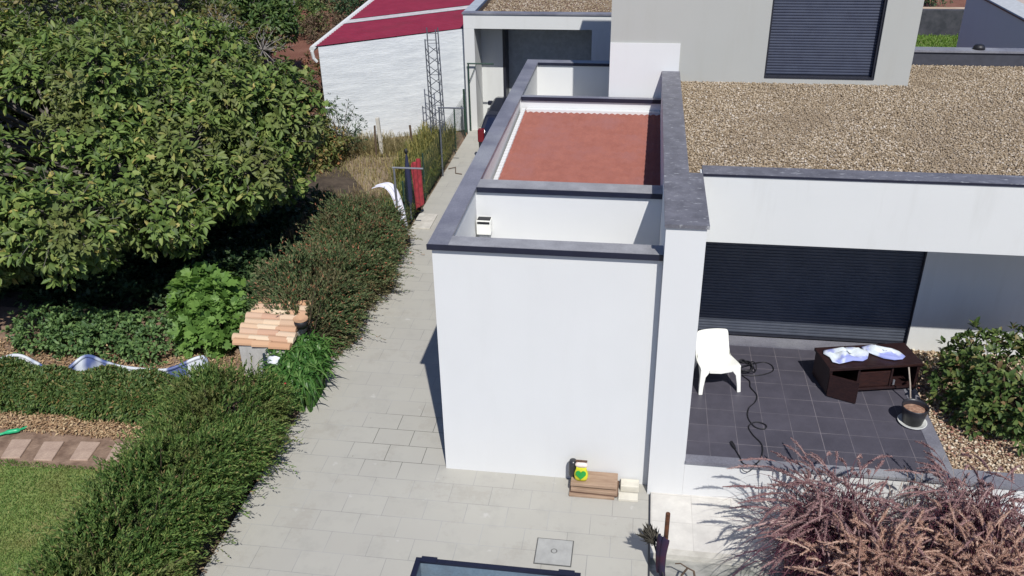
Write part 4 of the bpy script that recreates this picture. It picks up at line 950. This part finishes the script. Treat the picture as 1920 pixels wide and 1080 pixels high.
def shrub(name, label, c, rad, n_, L, Wd, mat, k=6, tmpl=T_SMALL, core=True, group=None, stems=14, spread=(.4, 1.2), droop=.1, inner=.35, catg='shrub'):
    t_ = thing(name, label, catg, (c[0], c[1], 0 if c[2] < 1.3 else c[2]), group)
    c = np.array(c, float); rad = np.array(rad, float)
    dd = rdir(n_); r_ = R.uniform(inner, 1, n_) ** .5 * (1 + .16 * np.sin(dd[:, 0] * 7 + c[0]) * np.sin(dd[:, 1] * 6 + c[1]) + .1 * np.sin(dd[:, 2] * 9))
    T = c + dd * rad * r_[:, None]; ok = T[:, 2] > .03; T = T[ok]; dd = dd[ok]
    V, F = rosettes(T, dd + np.array([0, 0, .5]), k, L, Wd, tmpl, spread, droop)
    np_build('foliage', V, F, mat, t_)
    s_ = MB(); g_ = np.array([c[0], c[1], max(0, c[2] - rad[2])])
    for i in range(stems):
        e = T[R.integers(len(T))]; m_ = (g_ + e) / 2 + R.normal(0, .08, 3) * rad
        s_.tube([g_ + R.normal(0, .05, 3) * [1, 1, 0], m_, e], [.022 * max(rad[0], .5), .014 * max(rad[0], .5), .004], 4, False)
    s_.build('stems', TWIG, t_)
    return t_
# background shrubs and bushes
shrub('dark_bush', 'dark green bush left of the red roof near the top edge', (-12.2, 38.5, .8), (1.7, 1.4, 1.2), 700, .16, .07, DARKG)
shrub('green_bush', 'mid green bush in the red field at the top of the photo', (-14.9, 37.2, .6), (1.3, 1.1, .9), 520, .16, .08, BUSHG)
shrub('dry_bush', 'brownish dry bush between the two green bushes in the red field', (-13.1, 35.6, .4), (1.2, .9, .6), 420, .13, .04, mat_leaf('dry_leaf', [(0, (.09, .06, .04)), (.6, (.17, .12, .08)), (1, (.20, .16, .08))], .1, .8))
shrub('field_bush', 'dense green bush right of the loquat tree in the red field', (-17.2, 35.5, .9), (1.8, 1.3, 1.2), 700, .16, .08, DARKG)
shrub('verge_bush', 'pale green low shrubbery above the dry bush', (-16.2, 43, .7), (2.6, 1.4, 1.2), 600, .2, .08, mat_leaf('olive_leaf', [(0, (.10, .11, .05)), (1, (.20, .19, .09))], .2, .6))
shrub('hedge_row', 'green hedge row at the very top behind the dark bush', (-11.5, 46, 1.0), (3.6, 1.3, 1.4), 900, .2, .09, BUSHG)
shrub('hedge_mass', 'dense mixed shrubs at the top left behind the trees', (-22, 42, 1.0), (5.5, 2, 1.6), 1200, .22, .10, BUSHG)
shrub('weedy_sapling', 'thin dark sapling with upright twigs at the corner of the white shed', (-7.95, 21.4, .75), (.75, .5, .85), 330, .10, .03, DARKG, 4, stems=60)
shrub('corner_bush', 'brown and green bush at the left corner of the white shed', (-8.4, 20.6, .55), (.95, .8, .8), 520, .12, .055, FIGB, 6, T_OVAL, stems=40)
shrub('reddish_bush', 'low reddish leaved bush in the red soil left of the white shed', (-10.2, 27.0, .5), (1.7, 1.3, .8), 420, .13, .06, mat_leaf('red_leaf', [(0, (.06, .08, .025)), (.6, (.15, .09, .04)), (1, (.24, .08, .05))], .2, .6), 5, T_OVAL, stems=40)

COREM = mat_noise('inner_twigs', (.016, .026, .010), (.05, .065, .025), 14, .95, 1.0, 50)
# hedges along the drive: lumpy body of shoots
def hedge(name, label, x0, x1, y0, y1, h, n_, mat, L, Wd, k=14, sl=.22, sway=(0.35, -.15), xfun=None, hfun=None, catg='hedge', twm=TWIG, tw_n=350, base_in=.35, lean=0.0):
    t_ = thing(name, label, catg, ((x0 + x1) / 2, (y0 + y1) / 2, 0))
    U = R.uniform(0, 1, n_); Vv = R.uniform(0, 1, n_); face = R.random(n_)
    y = y0 + (y1 - y0) * Vv
    an = R.uniform(-.15, math.pi + .15, n_)
    cx = (x0 + x1) / 2; hw = (x1 - x0) / 2
    dep = 1 - .45 * R.random(n_) ** 2.2
    lump = 1 + .10 * np.sin(y * 2.3 + an * 2) + .08 * np.sin(y * 5.1 + an * 3.3) + .05 * np.sin(y * 11 + an * 5)
    ca = np.sign(np.cos(an)) * abs(np.cos(an)) ** .65; sa = np.sign(np.sin(an)) * abs(np.sin(an)) ** .6
    hh = h if hfun is None else h * hfun(Vv)
    wv = np.ones(n_) if xfun is None else xfun(Vv)
    endt = np.clip(np.minimum(Vv, 1 - Vv) * (y1 - y0) / .5, 0, 1) ** .5
    X = cx + hw * ca * dep * lump * (.6 + .4 * endt) * wv; Z = hh * np.clip(sa, -.02, 1) * dep * lump * (.55 + .45 * endt)
    X = X + lean * np.clip(Z / h, 0, 1.2) * (ca + 1.15) / 2.15
    P = np.stack([X, y, Z], 1)
    D = np.stack([np.cos(an) + sway[0], sway[1] + R.normal(0, .35, n_), np.sin(an) * .8 + .25], 1) + R.normal(0, .3, (n_, 3)); D = unit(D)
    sL = R.uniform(.5, 1.25, n_) * sl * np.where(R.random(n_) < .12, 1.7, 1.0)
    tt = np.tile(np.linspace(.05, 1, k), n_); Pr = np.repeat(P, k, 0) + np.repeat(D * sL[:, None], k, 0) * tt[:, None]
    Pr[:, 2] -= .35 * np.repeat(sL, k) * tt ** 2 * .6
    Dr = np.repeat(D, k, 0) + .6 * rdir(n_ * k)
    ok = Pr[:, 2] > 0.005
    Pr = Pr[ok]; Dr = Dr[ok]
    V, F = leaves(Pr, Dr, rdir(len(Pr)) + np.array([0, 0, .8]), R.uniform(.7, 1.2, len(Pr)) * L, Wd, T_SMALL)
    np_build('foliage', V, F, mat, t_)
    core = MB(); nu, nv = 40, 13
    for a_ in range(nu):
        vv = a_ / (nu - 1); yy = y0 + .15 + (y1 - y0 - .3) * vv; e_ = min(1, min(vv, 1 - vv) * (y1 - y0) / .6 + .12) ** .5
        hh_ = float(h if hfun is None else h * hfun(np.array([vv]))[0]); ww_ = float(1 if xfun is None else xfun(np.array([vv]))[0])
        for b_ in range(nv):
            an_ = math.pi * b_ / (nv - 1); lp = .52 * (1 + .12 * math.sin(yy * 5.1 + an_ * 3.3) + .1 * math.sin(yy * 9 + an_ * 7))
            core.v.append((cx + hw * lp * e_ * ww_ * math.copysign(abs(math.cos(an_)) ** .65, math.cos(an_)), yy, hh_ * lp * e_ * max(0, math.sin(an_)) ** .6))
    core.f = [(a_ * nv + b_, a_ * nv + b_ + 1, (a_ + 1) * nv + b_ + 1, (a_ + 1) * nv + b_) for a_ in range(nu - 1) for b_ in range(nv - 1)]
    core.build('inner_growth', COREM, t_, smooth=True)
    m_ = MB(); ii = R.integers(0, n_, tw_n)
    for i in ii:
        b_ = np.array([cx + (P[i, 0] - cx) * base_in, P[i, 1] + R.normal(0, .1), 0.0]); e = P[i] + D[i] * sL[i] * .9
        m_.tube([b_, (b_ + e) / 2 + np.array([0, 0, .05]), e], [.010, .007, .003], 4, False)
    m_.build('stems', twm, t_)
    return t_
ROS = mat_leaf('feathery_leaf', [(0, (.05, .11, .028)), (.45, (.115, .20, .05)), (.8, (.19, .28, .075)), (.95, (.28, .31, .10)), (1, (.30, .18, .10))], .35, .6, patch=(.19, .20, .07), pscale=1.6)
hedge('rosemary_hedge', 'big feathery green hedge spreading over the lower left edge of the drive', -6.22, -5.22, 4.0, 10.0, .92, 10500, ROS, .064, .018, 16, .30,
      xfun=lambda v: 1.0 + .10 * np.sin(v * 9) + .10 * v, hfun=lambda v: 1.0 + .10 * np.sin(v * 14) - .05 * v, tw_n=400, lean=.54)
RED = mat_leaf('reddish_hedge_leaf', [(0, (.05, .085, .035)), (.5, (.105, .15, .06)), (.8, (.16, .20, .08)), (.93, (.24, .16, .09)), (1, (.48, .16, .09))], .25, .6, patch=(.17, .14, .075), pscale=1.6)
hedge('grevillea_hedge', 'dark hedge with reddish tips along the drive before the clothes post', -6.0, -4.84, 11.75, 16.0, 1.06, 6000, RED, .060, .019, 18, .34, sway=(.12, .05),
      xfun=lambda v: 1.0 + .14 * np.sin(v * 13 + 1), lean=.22, hfun=lambda v: 1.0 - .08 * v + .16 * np.sin(v * 11), tw_n=400)
LOWH = mat_leaf('low_hedge_leaf', [(0, (.045, .085, .025)), (.5, (.09, .15, .042)), (.85, (.15, .21, .06)), (1, (.28, .17, .07))], .28, .5)
def row_hedge():
    t_ = thing('low_hedge', 'low clipped green hedge between the straw strip and the blue tarpaulin', 'hedge', (-8.4, 10.0, 0)); n_ = 9000
    x = R.uniform(-10.8, -6.1, n_); an = R.uniform(-.1, math.pi + .1, n_); dep = 1 - .5 * R.random(n_) ** 2
    lump = 1 + .1 * np.sin(x * 3.1) + .08 * np.sin(x * 7.7)
    P = np.stack([x, 10.0 + .40 * np.cos(an) * dep * lump, .46 * np.clip(np.sign(np.sin(an)) * abs(np.sin(an)) ** .6, 0, 1) * dep * lump + .01], 1)
    D = np.stack([R.normal(0, .4, n_), np.cos(an), np.sin(an) + .4], 1)
    V, F = rosettes(P, D, 7, .075, .028, T_OVAL, (.3, 1.2), .1); np_build('foliage', V, F, LOWH, t_)
    m_ = MB()
    for i in range(250): m_.tube([(P[i, 0], 10.0, 0), P[i]], [.008, .003], 4, False)
    m_.build('stems', TWIG, t_)
row_hedge()
# blade plants
def blades(name, label, c, n_, h, reach, w_, mat, catg='plant', spread=.12, seg=6, drop=.45, curl=1.5):
    B = np.stack([c[0] + np.clip(R.normal(0, spread, n_), -1.6 * spread, 1.6 * spread), c[1] + np.clip(R.normal(0, spread, n_), -1.6 * spread, 1.6 * spread), np.full(n_, c[2])], 1)
    V, F, C_ = strips(B, R.uniform(0, 2 * math.pi, n_), R.uniform(.6, 1.1, n_) * h, R.uniform(.3, 1.15, n_) * reach, R.uniform(.7, 1.2, n_) * w_, seg, curl, .6, drop)
    return tag(np_build(name, V, F, mat, base=c, smooth=True), label, catg)
AGA = mat_leaf('strap_leaf', [(0, (.035, .10, .02)), (.6, (.07, .17, .035)), (1, (.15, .26, .07))], .3, .4, spec=.4)
blades('agapanthus', 'bright green strap leaved plant between the two hedges at the drive edge', (-5.14, 11.1, 0), 800, .56, .40, .04, AGA, spread=.2)
blades('agapanthus', 'bright green strap leaved plant right behind the top of the big feathery hedge', (-5.0, 10.5, 0), 900, .54, .40, .04, AGA, spread=.2)
tag(MB().lathe((-4.98, 10.1, .52), [(0, .04), (.02, .03), (.025, 0), (0, -.01)], 8).build('red_flower', mat_plain('red_petal', (.5, .02, .04), .6), base=(-4.98, 10.1, .5), smooth=True), 'tiny red flower beside the strap leaved plant', 'flower')
# vegetable bed
VEG = mat_leaf('vegetable_leaf', [(0, (.07, .14, .03)), (.5, (.13, .24, .05)), (1, (.20, .33, .08))], .35, .5)
VEGD = mat_leaf('tomato_leaf', [(0, (.055, .11, .04)), (.5, (.11, .19, .065)), (1, (.18, .28, .09))], .3, .5)
shrub('squash_plant', 'bright light green big leaved plant in front of the dark tree shade', (-7.35, 12.5, .5), (.55, .5, .55), 190, .20, .18, VEG, 5, T_FIG, stems=20, catg='plant')
shrub('squash_plant', 'lower bright green big leaved plant beside the garden box', (-6.95, 11.9, .35), (.6, .5, .40), 160, .17, .15, VEG, 5, T_FIG, stems=20, catg='plant')
vp = [(-9.95, 11.6, .55, 'leafy dark green vegetable plant nearest the left edge of the photo'), (-9.3, 11.6, .6, 'leafy vegetable plant behind the left dip of the blue tarpaulin'),
      (-8.65, 11.5, .6, 'leafy vegetable plant in the middle of the bed behind the tarpaulin'), (-8.0, 11.55, .62, 'bushy vegetable plant left of the lower bright green plant'), (-6.35, 12.4, .5, 'bushy green vegetable plant behind the corner of the garden box')]
for (x, y, r_, lab) in vp:
    shrub('vegetable_plant', lab, (x, y, .22), (r_, .55, .38), 330, .09, .045, VEGD, 6, T_OVAL, group='vegetable plants in the bed', stems=12, catg='plant')
# shrub in the terrace bed
PITT = mat_leaf('glossy_leaf', [(0, (.04, .075, .02)), (.5, (.08, .13, .035)), (.85, (.14, .18, .05)), (1, (.24, .15, .08))], .25, .5, spec=.3)
t_ = shrub('glossy_shrub', 'rounded glossy green shrub growing in the gravel bed right of the terrace', (5.02, 10.6, 1.05), (.88, .90, .62), 620, .11, .055, PITT, 7, T_OVAL, stems=40)
litter('dead_leaves', 'dry brown and pinkish leaves fallen on the gravel under the shrub', 4.1, 5.6, 9.5, 11.6, 900, .585, mat_leaf('dead_leaf', [(0, (.14, .05, .04)), (.6, (.30, .15, .11)), (1, (.5, .36, .26))], .1, .8), (.04, .08), 'leaves')

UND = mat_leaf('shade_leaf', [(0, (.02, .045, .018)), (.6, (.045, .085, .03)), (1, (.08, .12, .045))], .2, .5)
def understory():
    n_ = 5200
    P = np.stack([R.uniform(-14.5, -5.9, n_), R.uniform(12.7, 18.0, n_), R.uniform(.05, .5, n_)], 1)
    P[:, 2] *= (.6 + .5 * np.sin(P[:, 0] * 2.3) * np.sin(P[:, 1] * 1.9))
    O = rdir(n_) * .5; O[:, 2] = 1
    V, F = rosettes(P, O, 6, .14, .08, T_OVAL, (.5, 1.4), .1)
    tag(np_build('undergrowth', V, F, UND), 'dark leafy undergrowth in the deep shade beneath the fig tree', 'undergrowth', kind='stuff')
understory()
# dry plot: grass tufts and weeds
def tufts(name, label, x0, x1, y0, y1, n_, h, mat, w_=.012, keep=None):
    B = np.stack([R.uniform(x0, x1, n_), R.uniform(y0, y1, n_), np.full(n_, -.02)], 1)
    if keep is not None: B = B[keep(B)]
    n_ = len(B)
    V, F, C_ = strips(B, R.uniform(0, 6.28, n_), R.uniform(.4, 1.2, n_) * h, R.uniform(.1, .7, n_) * h, R.uniform(.6, 1.2, n_) * w_, 3, 1.5, .6, .3)
    return tag(np_build(name, V, F, mat), label, 'grass', kind='stuff')
DRYG = mat_leaf('dry_grass_blade', [(0, (.20, .15, .07)), (.5, (.33, .26, .12)), (.8, (.25, .25, .09)), (1, (.45, .38, .2))], .3, .7)
WEED = mat_leaf('weed_blade', [(0, (.05, .09, .03)), (.5, (.11, .15, .04)), (1, (.24, .23, .07))], .3, .6)
kp = lambda B: (np.sin(B[:, 0] * 2.1 + 1) * np.sin(B[:, 1] * 1.7) + np.sin(B[:, 0] * .9 + B[:, 1]) > -.2)
tufts('dry_grass', 'dry yellow grass of the untended plot in front of the shed', -9.5, -5.0, 16.3, 23.2, 9000, .16, DRYG, keep=kp)
tufts('tall_weeds', 'tall yellow green weeds growing along the fence', -5.9, -4.98, 19.3, 22.6, 4200, .62, mat_leaf('yellow_weed', [(0, (.08, .10, .03)), (.5, (.2, .2, .06)), (1, (.38, .31, .1))], .3, .6), .014)
tufts('green_weeds', 'green weeds along the wire fence behind the red cloth', -5.5, -4.96, 17.0, 21.0, 3800, .5, WEED, .016)
tufts('shed_weeds', 'dry weeds at the foot of the white shed wall', -8.6, -5.6, 21.6, 22.5, 2600, .38, mat_leaf('pale_weed', [(0, (.12, .11, .05)), (.6, (.3, .25, .12)), (1, (.42, .35, .2))], .3, .6), keep=lambda B: B[:, 1] < 22.3 + (B[:, 0] + 8.5) * .5)
tufts('hedge_grass', 'grey brown dry stalks behind the dark reddish hedge', -7.2, -5.2, 15.6, 18.2, 3800, .42, mat_leaf('stalk', [(0, (.12, .09, .05)), (.6, (.24, .18, .11)), (1, (.16, .16, .06))], .3, .7))
litter('hedge_litter', 'dead leaves and twigs at the foot of the big feathery hedge beside the drive', -5.3, -4.8, 4.5, 10.2, 900, .004, mat_leaf('dead_leaf_c', [(0, (.08, .06, .04)), (.6, (.2, .14, .09)), (1, (.35, .27, .18))], .1, .8), (.02, .05), 'leaves')
litter('leaf_litter', 'dead leaves under the hedge along the drive edge', -5.15, -4.72, 10.9, 16.0, 1400, .005, mat_leaf('dead_leaf_b', [(0, (.12, .07, .05)), (.6, (.28, .18, .12)), (1, (.45, .34, .25))], .1, .8), (.02, .06), 'leaves')

# ------------------------------------------------------------------ purple fountain grass
PUR = mat_leaf('purple_blade', [(0, (.05, .014, .026)), (.5, (.11, .035, .052)), (.85, (.20, .10, .115)), (1, (.36, .27, .24))], .25, .45)
PLM = mat_leaf('plume', [(0, (.30, .165, .125)), (.5, (.50, .31, .235)), (1, (.70, .52, .41))], .35, .85)
PLM2 = mat_leaf('dusky_plume', [(0, (.20, .105, .11)), (.5, (.36, .215, .21)), (1, (.56, .41, .37))], .35, .85)
def fountain(label, c, nb, npl, h, reach, pm, zlen=.20):
    t_ = thing('fountain_grass', label, 'ornamental grass', c, 'purple fountain grass clumps by the porch')
    sp = .20
    B = np.stack([c[0] + R.normal(0, sp, nb), c[1] + R.normal(0, sp, nb), np.full(nb, c[2])], 1)
    V, F, C_ = strips(B, R.uniform(0, 6.283, nb), R.uniform(.45, 1.0, nb) * h * .85, R.uniform(.25, 1.1, nb) * reach, R.uniform(.7, 1.2, nb) * .011, 8, 1.7, .5, .5)
    np_build('blades', V, F, PUR, t_, smooth=True)
    B = np.stack([c[0] + R.normal(0, sp, npl), c[1] + R.normal(0, sp, npl), np.full(npl, c[2])], 1)
    up_ = reach < .7
    az = R.uniform(0, 6.283, npl)
    V, F, C_ = strips(B, az, R.uniform(.72, 1.12, npl) * h, R.uniform(.15, 1.15, npl) * reach, np.full(npl, .005), 14, 2.6 if up_ else 2.2, .2, .10 if up_ else .26)
    np_build('stalks', V, F, PUR, t_)
    # bristly plume over the last third of each stalk
    k = 110; t0 = .76
    tt = R.uniform(t0, 1.0, (npl, k)); fi = tt * 14; i0 = np.clip(fi.astype(int), 0, 13); fr = (fi - i0)[:, :, None]
    ar = np.arange(npl)[:, None]
    Pp = C_[ar, i0] * (1 - fr) + C_[ar, i0 + 1] * fr; Dd = unit(C_[ar, i0 + 1] - C_[ar, i0])
    thick = np.sin(np.clip((tt - t0) / (1 - t0), 0, 1) * math.pi * .85 + .3)
    D = (Dd + .80 * unit(R.normal(size=Dd.shape))).reshape(-1, 3)
    V, F = leaves(Pp.reshape(-1, 3), D, rdir(npl * k), (R.uniform(.024, .042, (npl, k)) * (thick + .25)).ravel(), .007, T_SMALL)
    parts = [(V, F)]
    sg = 7; ts = np.linspace(.76, 1.0, sg + 1); fi = ts * 14; i0 = np.clip(fi.astype(int), 0, 13); fr = (fi - i0)[None, :, None]
    Cp = C_[:, i0] * (1 - fr) + C_[:, i0 + 1] * fr; Dp = unit(np.gradient(Cp, axis=1))
    rad = (.0025 + .0078 * np.sin(np.linspace(.25, math.pi * .93, sg + 1)))[None, :, None] * R.uniform(.8, 1.2, (npl, 1, 1))
    uu = unit(np.cross(Dp, np.array([.3, .2, 1.0]))); ww = np.cross(Dp, uu); ns = 5
    ring = np.stack([Cp + rad * (math.cos(2 * math.pi * q / ns) * uu + math.sin(2 * math.pi * q / ns) * ww) for q in range(ns)], 2)
    i_, q_ = np.meshgrid(np.arange(sg), np.arange(ns), indexing='ij'); a_ = (i_ * ns + q_).ravel(); b_ = (i_ * ns + (q_ + 1) % ns).ravel()
    q3 = np.concatenate([np.stack([a_, b_, b_ + ns], 1), np.stack([a_, b_ + ns, a_ + ns], 1)])
    parts.append((ring.reshape(-1, 3), (q3[None] + (np.arange(npl) * ns * (sg + 1))[:, None, None]).reshape(-1, 3)))
    V, F = cat(parts)
    np_build('plumes', V, F, pm, t_)
    return t_
fountain('left fountain grass clump with arching dusky purple plumes over the cream porch', (2.42, 7.80, -.05), 1400, 190, 1.18, .98, PLM2)
fountain('right fountain grass clump arching towards the right edge of the photo', (4.0, 7.98, -.05), 1300, 180, 1.18, .88, PLM2)
fountain('front fountain grass clump with upright tan plumes, left of the two nearest', (2.70, 6.98, -.05), 1200, 210, 1.24, .60, PLM)
fountain('front fountain grass clump with upright tan plumes in the lower right corner', (3.70, 7.02, -.05), 1200, 210, 1.24, .60, PLM)
blades('dry_grass_clump', 'sparse pale upright stalks behind the fountain grass against the low wall', (3.65, 8.45, 0), 120, .85, .30, .006, mat_leaf('tan_stalk', [(0, (.3, .2, .13)), (1, (.5, .38, .28))], .2, .7), 'grass', .30, 8, .1)

# ------------------------------------------------------------------ right background
nb_ = thing('neighbour_house', 'grey blue shaded neighbour house with flat gravel roof at the top right', 'house', (10, 20, 0))
MB().box(8.5, 18, 10, 25.9, -.1, 3.62).build('wall', mat_wall('grey_render', (.60, .62, .64), (.5, .5, .5), .2), nb_)
MB().box(8.47, 8.52, 10, 25.95, 3.622, 3.66).build('edge_and_shade_line', EDGE, nb_)
MB().box(8.522, 9.15, 10, 25.95, 3.622, 3.665).build('coping', mat_plain('pale_concrete', (.42, .44, .45), .8), nb_)
MB().box(9.152, 18, 10, 25.95, 3.622, 3.64).build('roof', mat_noise('pinkish_gravel', (.36, .28, .24), (.5, .42, .37), 30, .95, .5, 60), nb_)
sheet('far_lawn', [(4, 30), (16, 30), (16, 37.8), (4, 37.6)], .0, LAWNB)
tufts('far_grass', 'bright green grass beyond the house at the top right', 9, 14, 32, 37.7, 9000, .12, mat_leaf('far_blade', [(0, (.07, .14, .02)), (.5, (.12, .22, .03)), (1, (.2, .28, .06))], .3, .6), .03)
tag(MB().box(4, 16, 38.0, 38.3, -.1, .95).build('boundary_wall', mat_noise('dark_stone', (.035, .038, .045), (.07, .07, .08), 3, .9, .4, 20), base=(10, 38.15, 0)), 'low dark boundary wall behind the green grass at the top right', 'wall')
sheet('far_path', [(4, 38.4), (18, 38.4), (18, 44), (4, 44)], .02, mat_noise('tan_ground', (.38, .28, .20), (.52, .40, .30), 1.5, .95, .4, 20))
shrub('pinkish_shrub', 'reddish brown shrub on tan ground at the top right beside the upper storey', (10.2, 43.5, .6), (1.0, .8, .8), 400, .14, .06, mat_leaf('red_leaf_b', [(0, (.09, .05, .03)), (1, (.26, .12, .08))], .2, .6))
shrub('olive_shrub', 'dark green shrub touching the top edge next to the neighbour house', (12.6, 45.0, .9), (1.5, .9, 1.2), 500, .16, .06, DARKG)

# ------------------------------------------------------------------ top left farmhouse glimpses
fh = thing('farmhouse', 'white low farmhouse with dark openings glimpsed above the trees at the top left', 'house', (-19.5, 37, 0))
MB().box(-23.5, -16.9, 37.0, 42, -.1, 2.1).build('wall', WALL2, fh)
MB().box(-23.7, -16.7, 36.8, 42.2, 2.1, 2.25).build('roof', TILE, fh)
for x in (-22.5, -20.6, -18.4): MB().box(x, x + .8, 36.94, 36.99, .5, 1.5).build('window', FRAME, fh)
fh2 = thing('outbuilding', 'small white outbuilding with terracotta base at the top left corner', 'outbuilding', (-30, 38.5, 0))
MB().box(-32, -28.3, 38.5, 42, -.1, 2.4).build('wall', WALL2, fh2)
MB().box(-31, -28.9, 38.44, 38.49, .2, 1.7).build('door', mat_plain('dark_maroon_door', (.03, .015, .03), .5), fh2)
MB().box(-32.1, -28.2, 38.3, 38.43, -.1, .25).build('plinth', TILE, fh2)

S.render.engine = 'CYCLES'
S.cycles.max_bounces = 6; S.cycles.transparent_max_bounces = 4
